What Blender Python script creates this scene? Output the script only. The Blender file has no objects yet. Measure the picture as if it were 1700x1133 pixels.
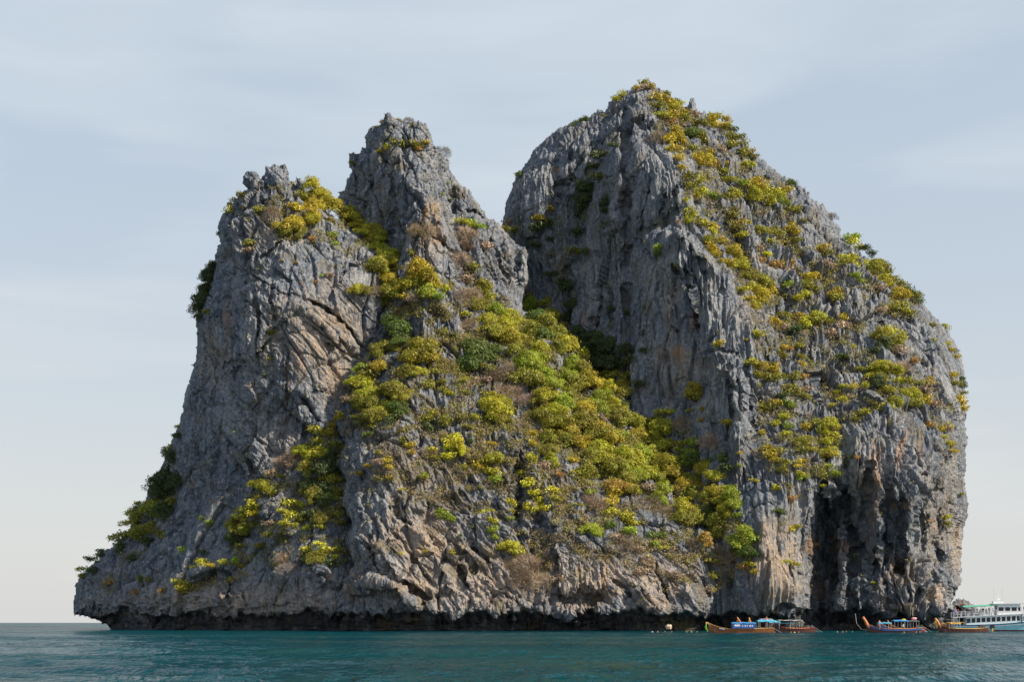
import bpy, math, time
import numpy as np
T0 = time.time()
sc = bpy.context.scene
COL = sc.collection
R = math.radians

# ------------------------------------------------------------------ camera
F = 2361.0            # focal length in photo pixels (1700 wide)
CU, HV = 850.0, 1034.5
CAM_H = 1.8
cam_d = bpy.data.cameras.new("camera")
cam = bpy.data.objects.new("camera", cam_d)
COL.objects.link(cam)
cam_d.sensor_width = 36.0
cam_d.lens = 36.0 * F / 1700.0
cam_d.shift_y = (HV - 566.5) / 1700.0
cam_d.clip_start = 0.5
cam_d.clip_end = 30000.0
cam.location = (0, 0, CAM_H)
cam.rotation_euler = (R(90), 0, 0)
sc.camera = cam

def P(u, v, Y):
    """world point at distance Y seen in photo pixel (u, v)"""
    return ((u - CU) / F * Y, Y, CAM_H + (HV - v) / F * Y)

# ------------------------------------------------------------------ light
SUN = np.array([0.76, -0.30, 0.66]); SUN /= np.linalg.norm(SUN)
elev = math.asin(SUN[2]); azim = math.atan2(SUN[0], SUN[1])
sun_d = bpy.data.lights.new("sun", 'SUN')
sun_d.energy = 5.0
sun_d.angle = R(0.6)
sun_d.color = (1.0, 0.89, 0.72)
sun = bpy.data.objects.new("sun", sun_d); COL.objects.link(sun)
sun.location = (200, -100, 300)
sun.rotation_euler = (math.pi/2 - elev, 0, math.atan2(SUN[0], -SUN[1]))

world = bpy.data.worlds.new("World"); sc.world = world
world.use_nodes = True
wn = world.node_tree; wn.nodes.clear()
def wnode(t, **k):
    n = wn.nodes.new(t)
    for a, b in k.items(): setattr(n, a, b)
    return n
out = wnode('ShaderNodeOutputWorld'); bg = wnode('ShaderNodeBackground')
sky = wnode('ShaderNodeTexSky', sky_type='NISHITA', sun_disc=False)
sky.sun_elevation = elev; sky.sun_rotation = azim; sky.air_density = 1.0; sky.dust_density = 2.0; sky.altitude = 0
tc = wnode('ShaderNodeTexCoord')
def cloud(scale, rot, loc, detail, lo, hi, rough=0.55):
    mp = wnode('ShaderNodeMapping'); mp.inputs['Scale'].default_value = scale
    mp.inputs['Rotation'].default_value = rot; mp.inputs['Location'].default_value = loc
    wn.links.new(tc.outputs['Generated'], mp.inputs['Vector'])
    nz = wnode('ShaderNodeTexNoise'); nz.inputs['Scale'].default_value = 1.0
    nz.inputs['Detail'].default_value = detail; nz.inputs['Roughness'].default_value = rough
    nz.inputs['Distortion'].default_value = 0.6
    wn.links.new(mp.outputs[0], nz.inputs['Vector'])
    mr = wnode('ShaderNodeMapRange', interpolation_type='SMOOTHSTEP')
    mr.inputs['From Min'].default_value = lo; mr.inputs['From Max'].default_value = hi
    wn.links.new(nz.outputs['Fac'], mr.inputs['Value'])
    return mr.outputs[0]
c1 = cloud((2.2, 1.2, 9.0), (0.0, R(10), 0.0), (0.3, 0.2, 1.1), 3, 0.36, 0.66)
c2 = cloud((5.0, 3.0, 26.0), (0.0, R(-6), 0.0), (2.3, 0.7, 3.1), 5, 0.35, 0.75, 0.5)
mix = wnode('ShaderNodeMath', operation='MULTIPLY_ADD')
wn.links.new(c1, mix.inputs[0]); mix.inputs[1].default_value = 0.72
c2m = wnode('ShaderNodeMath', operation='MULTIPLY'); wn.links.new(c2, c2m.inputs[0]); c2m.inputs[1].default_value = 0.28
wn.links.new(c2m.outputs[0], mix.inputs[2])
# elevation: haze towards the horizon
sep = wnode('ShaderNodeSeparateXYZ'); wn.links.new(tc.outputs['Generated'], sep.inputs[0])
hz = wnode('ShaderNodeMapRange', interpolation_type='SMOOTHSTEP')
wn.links.new(sep.outputs['Z'], hz.inputs['Value'])
hz.inputs['From Min'].default_value = 0.0; hz.inputs['From Max'].default_value = 0.22
hz.inputs['To Min'].default_value = 0.9; hz.inputs['To Max'].default_value = 0.35
mx = wnode('ShaderNodeMath', operation='MAXIMUM')
wn.links.new(mix.outputs[0], mx.inputs[0])
mlt = wnode('ShaderNodeMath', operation='MULTIPLY'); wn.links.new(hz.outputs[0], mlt.inputs[0]); mlt.inputs[1].default_value = 0.85
wn.links.new(mlt.outputs[0], mx.inputs[1])
fac = wnode('ShaderNodeMapRange'); wn.links.new(mx.outputs[0], fac.inputs['Value'])
fac.inputs['To Min'].default_value = 0.55; fac.inputs['To Max'].default_value = 0.97
# veil colour: bluish aloft, warm grey near the horizon
vc = wnode('ShaderNodeMapRange', interpolation_type='SMOOTHSTEP')
wn.links.new(sep.outputs['Z'], vc.inputs['Value'])
vc.inputs['From Min'].default_value = -0.02; vc.inputs['From Max'].default_value = 0.36
veil = wnode('ShaderNodeMix', data_type='RGBA')
wn.links.new(vc.outputs[0], veil.inputs[0])
SKYS = 0.1
veil.inputs[6].default_value = (5.4, 5.4, 5.3, 1)
veil.inputs[7].default_value = (4.5, 5.1, 5.65, 1)
# the veil thins out towards the zenith, where the sky turns a deeper blue
zc = wnode('ShaderNodeMapRange', interpolation_type='SMOOTHSTEP'); wn.links.new(sep.outputs['Z'], zc.inputs['Value'])
zc.inputs['From Min'].default_value = 0.36; zc.inputs['From Max'].default_value = 1.0
veil2 = wnode('ShaderNodeMix', data_type='RGBA'); wn.links.new(zc.outputs[0], veil2.inputs[0])
wn.links.new(veil.outputs[2], veil2.inputs[6]); veil2.inputs[7].default_value = (1.3, 2.1, 3.6, 1)
final = wnode('ShaderNodeMix', data_type='RGBA')
wn.links.new(fac.outputs[0], final.inputs[0])
wn.links.new(sky.outputs[0], final.inputs[6]); wn.links.new(veil2.outputs[2], final.inputs[7])
wn.links.new(final.outputs[2], bg.inputs['Color']); bg.inputs['Strength'].default_value = SKYS
wn.links.new(bg.outputs[0], out.inputs['Surface'])

sc.view_settings.view_transform = 'Standard'
sc.view_settings.look = 'None'
sc.view_settings.exposure = 0.5
sc.view_settings.gamma = 1.0
sc.render.engine = 'CYCLES'
sc.cycles.max_bounces = 6
sc.cycles.diffuse_bounces = 3
sc.cycles.glossy_bounces = 3
sc.cycles.transmission_bounces = 4
sc.cycles.transparent_max_bounces = 8
sc.cycles.use_denoising = True

# ------------------------------------------------------------------ noise
np.seterr(over="ignore")
def _h(ix, iy, iz, seed):
    h = (ix.astype(np.uint32) * np.uint32(374761393) + iy.astype(np.uint32) * np.uint32(668265263)
         + iz.astype(np.uint32) * np.uint32(2147483647 - 58) + np.uint32((seed * 974634777 + 12345) & 0xffffffff))
    h = (h ^ (h >> np.uint32(13))) * np.uint32(1274126177)
    h = (h ^ (h >> np.uint32(16))) * np.uint32(2246822519)
    return h ^ (h >> np.uint32(15))

def perlin(x, y, z, seed=0):
    x = np.asarray(x, np.float32); y = np.asarray(y, np.float32); z = np.asarray(z, np.float32)
    x, y, z = np.broadcast_arrays(x, y, z)
    x0 = np.floor(x); y0 = np.floor(y); z0 = np.floor(z)
    fx = x - x0; fy = y - y0; fz = z - z0
    ix = x0.astype(np.int32); iy = y0.astype(np.int32); iz = z0.astype(np.int32)
    ux = fx*fx*fx*(fx*(fx*6-15)+10); uy = fy*fy*fy*(fy*(fy*6-15)+10); uz = fz*fz*fz*(fz*(fz*6-15)+10)
    res = 0
    for dx in (0, 1):
        wx = ux if dx else 1-ux
        for dy in (0, 1):
            wy = uy if dy else 1-uy
            for dz in (0, 1):
                wz = uz if dz else 1-uz
                h = _h(ix+dx, iy+dy, iz+dz, seed)
                gx = (h & np.uint32(255)).astype(np.float32)*(2/255.)-1
                gy = ((h >> np.uint32(8)) & np.uint32(255)).astype(np.float32)*(2/255.)-1
                gz = ((h >> np.uint32(16)) & np.uint32(255)).astype(np.float32)*(2/255.)-1
                res = res + wx*wy*wz*(gx*(fx-dx)+gy*(fy-dy)+gz*(fz-dz))
    return res*1.5

def fbm(x, y, z, octs=4, seed=0, gain=0.5):
    a = 1.0; s = 0; t = 0
    for i in range(octs):
        s = s + a*perlin(x*2**i, y*2**i, z*2**i, seed+i*7); t += a; a *= gain
    return s/t*1.5

def worley(x, y, z, seed=0):
    x = x.astype(np.float32); y = y.astype(np.float32); z = z.astype(np.float32)
    x0 = np.floor(x); y0 = np.floor(y); z0 = np.floor(z)
    fx = x-x0; fy = y-y0; fz = z-z0
    ix = x0.astype(np.int32); iy = y0.astype(np.int32); iz = z0.astype(np.int32)
    f1 = np.full(x.shape, 9, np.float32); f2 = f1.copy(); idr = np.zeros(x.shape, np.float32)
    for dx in (-1, 0, 1):
        for dy in (-1, 0, 1):
            for dz in (-1, 0, 1):
                h = _h(ix+dx, iy+dy, iz+dz, seed)
                px = dx + (h & np.uint32(255)).astype(np.float32)/255. - fx
                py = dy + ((h >> np.uint32(8)) & np.uint32(255)).astype(np.float32)/255. - fy
                pz = dz + ((h >> np.uint32(16)) & np.uint32(255)).astype(np.float32)/255. - fz
                d = px*px+py*py+pz*pz
                near = d < f1
                f2 = np.where(near, f1, np.minimum(f2, d))
                idr = np.where(near, (h >> np.uint32(24)).astype(np.float32)/255., idr)
                f1 = np.where(near, d, f1)
    return np.sqrt(f1), np.sqrt(f2), idr

def sstep(a, b, x):
    t = np.clip((x-a)/(b-a), 0, 1); return t*t*(3-2*t)

def ridge(X, Y, Z, long_axis, f, stretch, seed, warp=None):
    """sharp crests, rounded grooves, drawn out along long_axis; about -1..0.4"""
    d = np.array(long_axis, float); d /= np.linalg.norm(d)
    t = X*d[0]+Y*d[1]+Z*d[2]
    k = (1-stretch)
    x = (X-k*t*d[0])*f; y = (Y-k*t*d[1])*f; z = (Z-k*t*d[2])*f
    if warp is not None: x = x+warp[0]*f; y = y+warp[1]*f; z = z+warp[2]*f
    return 0.35-np.abs(perlin(x, y, z, seed))*2.2

def tag(o, label=None, cat=None, group=None, kind=None):
    if label: o['label'] = label
    if cat: o['category'] = cat
    if group: o['group'] = group
    if kind: o['kind'] = kind
    return o

def link(name, me, mat=None, parent=None):
    o = bpy.data.objects.new(name, me); COL.objects.link(o)
    if mat is not None and me is not None and not me.materials: me.materials.append(mat)
    if parent is not None: o.parent = parent
    return o

def mesh_np(name, verts, faces, smooth=False, loops=None):
    """faces: (n,3) or (n,4) int array"""
    me = bpy.data.meshes.new(name)
    verts = np.asarray(verts, np.float32); faces = np.asarray(faces, np.int32)
    k = faces.shape[1]
    me.vertices.add(len(verts)); me.vertices.foreach_set('co', verts.ravel())
    me.loops.add(faces.size); me.loops.foreach_set('vertex_index', faces.ravel())
    me.polygons.add(len(faces)); me.polygons.foreach_set('loop_start', np.arange(0, faces.size, k, dtype=np.int32))
    me.polygons.foreach_set('use_smooth', np.full(len(faces), smooth))
    me.update(calc_edges=True)
    return me

# ------------------------------------------------------------------ material helper
class NT:
    def __init__(s, name):
        s.m = bpy.data.materials.new(name); s.m.use_nodes = True
        s.t = s.m.node_tree; s.t.nodes.clear()
        s.out = s.t.nodes.new('ShaderNodeOutputMaterial')
    def n(s, t, ins=None, **k):
        nd = s.t.nodes.new(t)
        for a, b in k.items(): setattr(nd, a, b)
        for a, b in (ins or {}).items():
            if isinstance(b, bpy.types.NodeSocket): s.t.links.new(b, nd.inputs[a])
            else: nd.inputs[a].default_value = b
        return nd
    def l(s, a, b): s.t.links.new(a, b)
    def mixc(s, f, a, b, mode='MIX'):
        nd = s.n('ShaderNodeMix', data_type='RGBA', blend_type=mode)
        for i, v in ((0, f), (6, a), (7, b)):
            if isinstance(v, bpy.types.NodeSocket): s.l(v, nd.inputs[i])
            else: nd.inputs[i].default_value = v if i == 0 else (*v, 1)[:4]
        return nd.outputs[2]
    def ramp(s, v, lo, hi, a=0., b=1.):
        return s.n('ShaderNodeMapRange', {'Value': v, 'From Min': lo, 'From Max': hi, 'To Min': a, 'To Max': b}).outputs[0]
    def math(s, op, a, b=0.):
        return s.n('ShaderNodeMath', {0: a, 1: b}, operation=op).outputs[0]

def simple_mat(name, col, rough=0.6, var=0.15, scale=6.0, metallic=0.0, spec=0.4):
    m = NT(name)
    tcn = m.n('ShaderNodeTexCoord')
    nz = m.n('ShaderNodeTexNoise', {'Vector': tcn.outputs['Object'], 'Scale': scale, 'Detail': 4.0})
    f = m.ramp(nz.outputs['Fac'], 0.3, 0.7)
    c = m.mixc(f, tuple(x*(1-var) for x in col), tuple(min(1, x*(1+var)) for x in col))
    b = m.n('ShaderNodeBsdfPrincipled', {'Base Color': c, 'Roughness': rough, 'Metallic': metallic, 'Specular IOR Level': spec})
    m.l(b.outputs[0], m.out.inputs[0])
    return m.m

def rock_material():
    m = NT('limestone')
    geo = m.n('ShaderNodeNewGeometry')
    pos = geo.outputs['Position']
    at = m.n('ShaderNodeAttribute', attribute_name='stain')
    sp = m.n('ShaderNodeSeparateColor', {'Color': at.outputs['Color']})
    rust, dark, pale = sp.outputs[0], sp.outputs[1], sp.outputs[2]
    at2 = m.n('ShaderNodeAttribute', attribute_name='tone')
    sp2 = m.n('ShaderNodeSeparateColor', {'Color': at2.outputs['Color']})
    relief, warm, moss = sp2.outputs[0], sp2.outputs[1], sp2.outputs[2]
    big = m.n('ShaderNodeTexNoise', {'Vector': pos, 'Scale': 0.07, 'Detail': 6.0, 'Roughness': 0.6}).outputs['Fac']
    mp = m.n('ShaderNodeMapping', {'Vector': pos, 'Scale': (0.55, 0.55, 0.07)})
    streak = m.n('ShaderNodeTexNoise', {'Vector': mp.outputs[0], 'Scale': 1.0, 'Detail': 7.0, 'Roughness': 0.62}).outputs['Fac']
    fine = m.n('ShaderNodeTexNoise', {'Vector': pos, 'Scale': 1.1, 'Detail': 8.0, 'Roughness': 0.72}).outputs['Fac']
    speck = m.n('ShaderNodeTexNoise', {'Vector': pos, 'Scale': 3.1, 'Detail': 4.0, 'Roughness': 0.7}).outputs['Fac']
    c = m.mixc(m.ramp(big, 0.35, 0.65), (0.145, 0.18, 0.24), (0.31, 0.325, 0.355))
    mp3 = m.n('ShaderNodeMapping', {'Vector': pos, 'Scale': (0.20, 0.20, 0.03), 'Location': (7, 3, 1)})
    bands = m.n('ShaderNodeTexNoise', {'Vector': mp3.outputs[0], 'Scale': 1.0, 'Detail': 5.0, 'Roughness': 0.6, 'Distortion': 0.5}).outputs['Fac']
    c = m.mixc(m.ramp(bands, 0.54, 0.68, 0, 0.5), c, (0.33, 0.27, 0.21))
    c = m.mixc(m.ramp(bands, 0.46, 0.34, 0, 0.7), c, (0.14, 0.16, 0.195))
    c = m.mixc(m.ramp(streak, 0.50, 0.68, 0, 0.85), c, (0.08, 0.10, 0.135))
    c = m.mixc(m.ramp(streak, 0.42, 0.30, 0, 0.8), c, (0.44, 0.43, 0.41))
    c = m.mixc(m.ramp(fine, 0.51, 0.66, 0, 0.95), c, (0.52, 0.49, 0.45))
    c = m.mixc(m.ramp(fine, 0.45, 0.33, 0, 0.85), c, (0.06, 0.062, 0.07))
    c = m.mixc(m.ramp(speck, 0.56, 0.68, 0, 0.5), c, (0.11, 0.105, 0.10))
    c = m.mixc(m.math('MULTIPLY', warm, m.ramp(fine, 0.3, 0.6, 0.45, 1.0)), c, (0.58, 0.41, 0.26))
    c = m.mixc(m.math('MULTIPLY', pale, m.ramp(streak, 0.3, 0.6, 0.4, 1.0)), c, (0.52, 0.54, 0.55))
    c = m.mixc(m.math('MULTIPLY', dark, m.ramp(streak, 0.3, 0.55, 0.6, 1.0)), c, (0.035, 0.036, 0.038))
    c = m.mixc(m.math('MULTIPLY', rust, m.ramp(fine, 0.3, 0.6, 0.5, 1.0)), c, (0.44, 0.235, 0.11))
    c = m.mixc(m.math('MULTIPLY', moss, m.ramp(fine, 0.35, 0.6, 0.3, 1.0)), c, (0.17, 0.13, 0.055))
    mp2 = m.n('ShaderNodeMapping', {'Vector': pos, 'Scale': (1.9, 1.9, 0.16)})
    groove = m.n('ShaderNodeTexNoise', {'Vector': mp2.outputs[0], 'Scale': 1.0, 'Detail': 3.0, 'Roughness': 0.6, 'Distortion': 0.3}).outputs['Fac']
    c = m.mixc(m.ramp(groove, 0.42, 0.30, 0, 0.6), c, (0.07, 0.07, 0.075))
    bh = m.math('ADD', m.math('ADD', fine, speck), m.math('MULTIPLY', groove, 1.6))
    bp = m.n('ShaderNodeBump', {'Height': bh, 'Strength': 1.0, 'Distance': 0.6})
    b = m.n('ShaderNodeBsdfPrincipled', {'Base Color': c, 'Roughness': 0.9, 'Specular IOR Level': 0.15, 'Normal': bp.outputs[0]})
    m.l(b.outputs[0], m.out.inputs[0])
    return m.m
ROCK = rock_material()

# ------------------------------------------------------------------ rock masses
def seg_dist(U, V, a, b):
    ax, ay = a; bx, by = b
    dx, dy = bx-ax, by-ay
    t = np.clip(((U-ax)*dx+(V-ay)*dy)/(dx*dx+dy*dy+1e-9), 0, 1)
    return np.hypot(U-ax-t*dx, V-ay-t*dy), t

def line_dist(U, V, pts):
    d = np.full(U.shape, 1e9, np.float32); T = np.zeros(U.shape, np.float32)
    n = len(pts)-1
    for i in range(n):
        di, t = seg_dist(U, V, pts[i], pts[i+1])
        k = di < d
        d = np.where(k, di, d); T = np.where(k, (i+t)/n, T)
    return d, T

def inside(U, V, poly):
    r = np.zeros(U.shape, bool)
    n = len(poly)
    for i in range(n):
        x1, y1 = poly[i]; x2, y2 = poly[(i+1) % n]
        if y1 == y2: continue
        c = ((V < y1) != (V < y2)) & (U < (x2-x1)*(V-y1)/(y2-y1)+x1)
        r ^= c
    return r

def bilin(G, u0, v0, s, U, V):
    x = np.clip((U-u0)/s, 0, G.shape[1]-1.001); y = np.clip((V-v0)/s, 0, G.shape[0]-1.001)
    i = x.astype(int); j = y.astype(int); a = x-i; b = y-j
    return (G[j, i]*(1-a)+G[j, i+1]*a)*(1-b)+(G[j+1, i]*(1-a)+G[j+1, i+1]*a)*b

def sdf_fn(poly, box):
    u0, v0, u1, v1 = box; s = 2.0
    U, V = np.meshgrid(np.arange(u0, u1+s, s, dtype=np.float32), np.arange(v0, v1+s, s, dtype=np.float32))
    d, _ = line_dist(U, V, list(poly)+[poly[0]])
    g = np.where(inside(U, V, poly), d, -d)
    return lambda u, v: bilin(g, u0, v0, s, u, v)

def rbf_fn(ctrl, c=45.0, smooth=0.4):
    A = np.array(ctrl, float); pts = A[:, :2]; val = A[:, 2]; m0 = val.mean()
    K = np.sqrt(((pts[:, None]-pts[None])**2).sum(-1)+c*c)
    w = np.linalg.solve(K-np.eye(len(K))*smooth*c*0.1, val-m0)
    def f(u, v):
        r = np.zeros(u.shape, np.float32)+m0
        for (a, b), wi in zip(pts, w):
            r += np.float32(wi)*np.sqrt((u-a)**2+(v-b)**2+c*c).astype(np.float32)
        return r
    return f

class Mass: pass
MASSES = []
NOTCH_TOP = 3.5
STEP = 1.3
def blob(U, V, u, v, ru, rv):
    return np.exp(-(((U-u)/ru)**2+((V-v)/rv)**2))

def build_mass(name, poly, ctrl, style, label, lines=(), wrap=(38, 11), jag=3.0, stains_shade=(), back=26.0, seed=1, step=STEP):
    t = time.time()
    us = [p[0] for p in poly]; vs = [p[1] for p in poly]
    box = (min(us)-12, min(vs)-12, max(us)+12, 1066)
    U, V = np.meshgrid(np.arange(box[0], box[2], step, dtype=np.float32), np.arange(box[1], box[3], step, dtype=np.float32))
    sdf = sdf_fn(poly, (box[0]-10, box[1]-10, box[2]+10, box[3]+12))
    n1 = perlin(U/16, V/16, 0, seed)*jag*0.9 + perlin(U/5.5, V/7, 0, seed+3)*jag*0.9
    n2 = perlin(U/16, V/16, 5, seed+1)*jag*0.7 + perlin(U/4.5, V/25, 5, seed+4)*jag*1.5 + perlin(U/9, V/40, 6, seed+5)*jag*1.2
    S = sdf(U+n1, V+n2)
    Yb = rbf_fn(ctrl)(U, V)
    tt = np.clip(1-S/wrap[0], 0, 1)
    Yb = Yb + wrap[1]*(1-np.sqrt(np.clip(1-tt*tt, 0, 1)))
    wu = perlin(U/30, V/30, 9, seed+11)*7+perlin(U/9, V/9, 9, seed+12)*2.5
    wv = perlin(U/30, V/30, 19, seed+13)*7+perlin(U/9, V/9, 19, seed+14)*2.5
    for ln in lines:
        pts, w, amp = ln[0], ln[1], ln[2]
        prof = ln[3] if len(ln) > 3 else 'tent'
        b0 = min(p[0] for p in pts)-4*w; b1 = max(p[0] for p in pts)+4*w
        c0 = min(p[1] for p in pts)-4*w; c1_ = max(p[1] for p in pts)+4*w
        j0, j1 = np.searchsorted(V[:, 0], (c0, c1_)); i0, i1 = np.searchsorted(U[0], (b0, b1))
        if j1 <= j0 or i1 <= i0: continue
        sl = (slice(j0, j1), slice(i0, i1))
        d, T = line_dist(U[sl]+wu[sl], V[sl]+wv[sl], pts)
        ends = np.sqrt(np.clip(np.minimum(T, 1-T)*6+0.15, 0, 1))
        if prof == 'tent': f = np.clip(1-d/w, 0, 1)**1.3
        elif prof == 'gauss': f = np.exp(-(d/w)**2)
        elif prof == 'step':      # ledge: the side to the right of the line direction is pushed back
            f = np.exp(-(d/w)**2)
        Yb[sl] -= amp*f*ends
    # tidal notch
    zb = CAM_H+(HV-V)/F*Yb
    nt = NOTCH_TOP + perlin(U/60, 0, 3, seed+21)*2.4 + perlin(U/14, V/20, 3, seed+22)*1.3
    nk = sstep(nt+0.5, nt-0.7, zb)
    Yb = Yb + nk*(6.0+perlin(U/30, V/6, 0, seed+25)*1.5)
    mask = S > 0
    X = (U-CU)/F*Yb; Z = CAM_H+(HV-V)/F*Yb
    # normals
    Pm = np.stack([X, Yb, Z], -1)
    du = np.gradient(Pm, axis=1); dv = np.gradient(Pm, axis=0)
    N = np.cross(dv, du); N /= np.linalg.norm(N, axis=-1, keepdims=True)+1e-9
    # keep them out of the extreme: blend towards the viewer
    N = N*0.75+np.array([0, -0.35, 0.05]); N /= np.linalg.norm(N, axis=-1, keepdims=True)
    idx = np.nonzero(mask)
    x, y, z, u, v, s_ = X[idx], Yb[idx], Z[idx], U[idx], V[idx], S[idx]
    h, moss = style(x, y, z, u, v)
    px_ = step*Yb/F
    st_u = np.linalg.norm(du, axis=-1)/px_; st_v = np.linalg.norm(dv, axis=-1)/px_
    stretch = np.maximum(st_u, st_v)[idx]
    h = h*(0.25+0.75*sstep(-0.5, 3.0, z))*(0.45+0.55*sstep(0, 14, s_))/(1+(stretch/5.0)**2)
    n = N[idx]
    x = x+n[:, 0]*h; y = y+n[:, 1]*h; z = z+n[:, 2]*h
    nv = len(x)
    gid = -np.ones(mask.shape, np.int32); gid[idx] = np.arange(nv)
    a, b, c, d = gid[:-1, :-1], gid[:-1, 1:], gid[1:, 1:], gid[1:, :-1]
    ok = (a >= 0) & (b >= 0) & (c >= 0) & (d >= 0)
    faces = np.stack([a[ok], d[ok], c[ok], b[ok]], -1)
    # back side (coarse), so that the mass is a closed body
    k = 8
    bm_ = mask[::k, ::k]
    bi = np.nonzero(bm_)
    Ub, Vb, Sb = U[::k, ::k][bi], V[::k, ::k][bi], S[::k, ::k][bi]
    Yk = Yb[::k, ::k][bi]
    tb = np.clip(1-Sb/(wrap[0]*3), 0, 1)
    Yk = Yk+1.0+back*np.sqrt(np.clip(1-tb*tb, 0, 1))
    xb, yb, zb2 = (Ub-CU)/F*Yk, Yk, CAM_H+(HV-Vb)/F*Yk
    gb = -np.ones(bm_.shape, np.int32); gb[bi] = np.arange(len(xb))+nv
    a, b, c, d = gb[:-1, :-1], gb[:-1, 1:], gb[1:, 1:], gb[1:, :-1]
    ok = (a >= 0) & (b >= 0) & (c >= 0) & (d >= 0)
    fb = np.stack([a[ok], b[ok], c[ok], d[ok]], -1)
    verts = np.concatenate([np.stack([x, y, z], -1), np.stack([xb, yb, zb2], -1)])
    me = mesh_np(name, verts, np.concatenate([faces, fb]), smooth=False)
    # staining, with the painted cave shade, as attributes
    st = np.zeros((len(verts), 4), np.float32); st[:, 3] = 1
    tn = np.zeros((len(verts), 4), np.float32); tn[:, 3] = 1
    jit = perlin(u/4.5, v/30, 0, 77)*0.75+perlin(u/2.2, v/7, 0, 78)*0.5
    for (cu, cv, ru, rv, ch, amt) in stains_shade:
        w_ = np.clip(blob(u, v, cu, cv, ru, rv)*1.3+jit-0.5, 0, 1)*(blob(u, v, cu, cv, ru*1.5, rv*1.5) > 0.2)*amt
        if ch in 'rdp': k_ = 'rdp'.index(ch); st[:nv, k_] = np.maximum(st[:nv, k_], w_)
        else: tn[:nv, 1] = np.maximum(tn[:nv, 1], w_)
    # dark tidal band
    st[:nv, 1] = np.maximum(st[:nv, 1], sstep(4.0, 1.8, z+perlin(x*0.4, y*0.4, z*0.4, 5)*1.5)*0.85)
    tn[:nv, 2] = moss
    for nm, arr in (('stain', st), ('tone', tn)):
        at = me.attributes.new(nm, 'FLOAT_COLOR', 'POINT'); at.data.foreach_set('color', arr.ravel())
    o = link(name, me, ROCK); tag(o, label, kind='structure')
    M = Mass(); M.name = name; M.box = box; M.step = step
    M.Y = np.full(mask.shape, 1e6, np.float32); M.Y[idx] = y
    M.N = N; M.mask = mask; M.obj = o
    MASSES.append(M)
    print(name, nv, len(faces), round(time.time()-t, 1), 's')
    return M

def surf(u, v):
    """nearest rock surface in direction (u, v): distance, or None"""
    best = 1e6
    for M in MASSES:
        i = int(round((u-M.box[0])/M.step)); j = int(round((v-M.box[1])/M.step))
        if 0 <= j < M.Y.shape[0] and 0 <= i < M.Y.shape[1]: best = min(best, M.Y[j, i])
    return best if best < 1e5 else None

DOWN = (0.03, 0.1, 1.0)
def common(x, y, z, seed):
    w = tuple(perlin(x/11, y/11, z/16, seed+i)*3.0 for i in range(3))
    w2 = tuple(a+perlin(x/3, y/3, z/6, seed+5+i)*0.55 for i, a in enumerate(w))
    big = fbm(x/14, y/14, z/18, 3, seed+20)
    return w, w2, big

def flutes(x, y, z, w, seed, a1=0.8, a2=0.5, a3=0.3, a4=0.16):
    """karren: parallel runnels straight down the face"""
    y = y*0.22; w = tuple(a*0.4 for a in w)
    h = a1*ridge(x, y, z, DOWN, 1/4.2, 0.10, seed, w)
    h = h+a2*ridge(x, y, z, DOWN, 1/2.0, 0.08, seed+1, w)
    h = h+a3*ridge(x, y, z, DOWN, 1/1.05, 0.07, seed+2, w)
    h = h+a4*ridge(x, y, z, DOWN, 1/0.6, 0.08, seed+3, w)
    return h

def strata(x, y, z, w, w2, ang, seed, a1=0.9, a2=0.6, a3=0.35, a4=0.18):
    d = (math.cos(ang), 0.03, -math.sin(ang)); y = y*0.3; w = tuple(a*0.6 for a in w); w2 = tuple(a*0.6 for a in w2)
    h = a1*ridge(x, y, z, d, 1/4.6, 0.14, seed, w)
    h = h+a2*ridge(x, y, z, d, 1/2.1, 0.13, seed+1, w)
    h = h+a3*ridge(x, y, z, d, 1/1.1, 0.15, seed+2, w2)
    h = h+a4*ridge(x, y, z, d, 1/0.6, 0.2, seed+3, w2)
    return h

def facets(x, y, z, w, size, seed, long_axis=(0.03, 0.1, 1.0), stretch=0.4, tilt=1.1, warpk=0.35):
    """angular slabs: every cell is a tilted plane, cells drawn out along long_axis"""
    d = np.array(long_axis, float); d /= np.linalg.norm(d)
    X = x+w[0]*warpk; Y = y+w[1]*warpk; Z = z+w[2]*warpk
    t = X*d[0]+Y*d[1]+Z*d[2]; k = 1-stretch
    X = ((X-k*t*d[0])/size).astype(np.float32); Y = ((Y-k*t*d[1])/size).astype(np.float32); Z = ((Z-k*t*d[2])/size).astype(np.float32)
    x0 = np.floor(X); y0 = np.floor(Y); z0 = np.floor(Z)
    fx = X-x0; fy = Y-y0; fz = Z-z0
    ix = x0.astype(np.int32); iy = y0.astype(np.int32); iz = z0.astype(np.int32)
    f1 = np.full(X.shape, 9, np.float32); f2 = f1.copy(); H = np.zeros(X.shape, np.float32)
    for dx in (-1, 0, 1):
        for dy in (-1, 0, 1):
            for dz in (-1, 0, 1):
                h = _h(ix+dx, iy+dy, iz+dz, seed)
                a = (h & np.uint32(255)).astype(np.float32)/255.
                b = ((h >> np.uint32(8)) & np.uint32(255)).astype(np.float32)/255.
                c = ((h >> np.uint32(16)) & np.uint32(255)).astype(np.float32)/255.
                e = (h >> np.uint32(24)).astype(np.float32)/255.
                px = dx+a-fx; py = dy+b-fy; pz = dz+c-fz
                q = px*px+py*py+pz*pz
                near = q < f1
                f2 = np.where(near, f1, np.minimum(f2, q))
                H = np.where(near, (e-0.5)*0.7+(px*(b-0.5)+py*(c-0.5)+pz*(a-0.35))*tilt, H)
                f1 = np.where(near, q, f1)
    edge = np.sqrt(f2)-np.sqrt(f1)
    return H-sstep(0.10, 0.0, edge)*0.35
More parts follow.
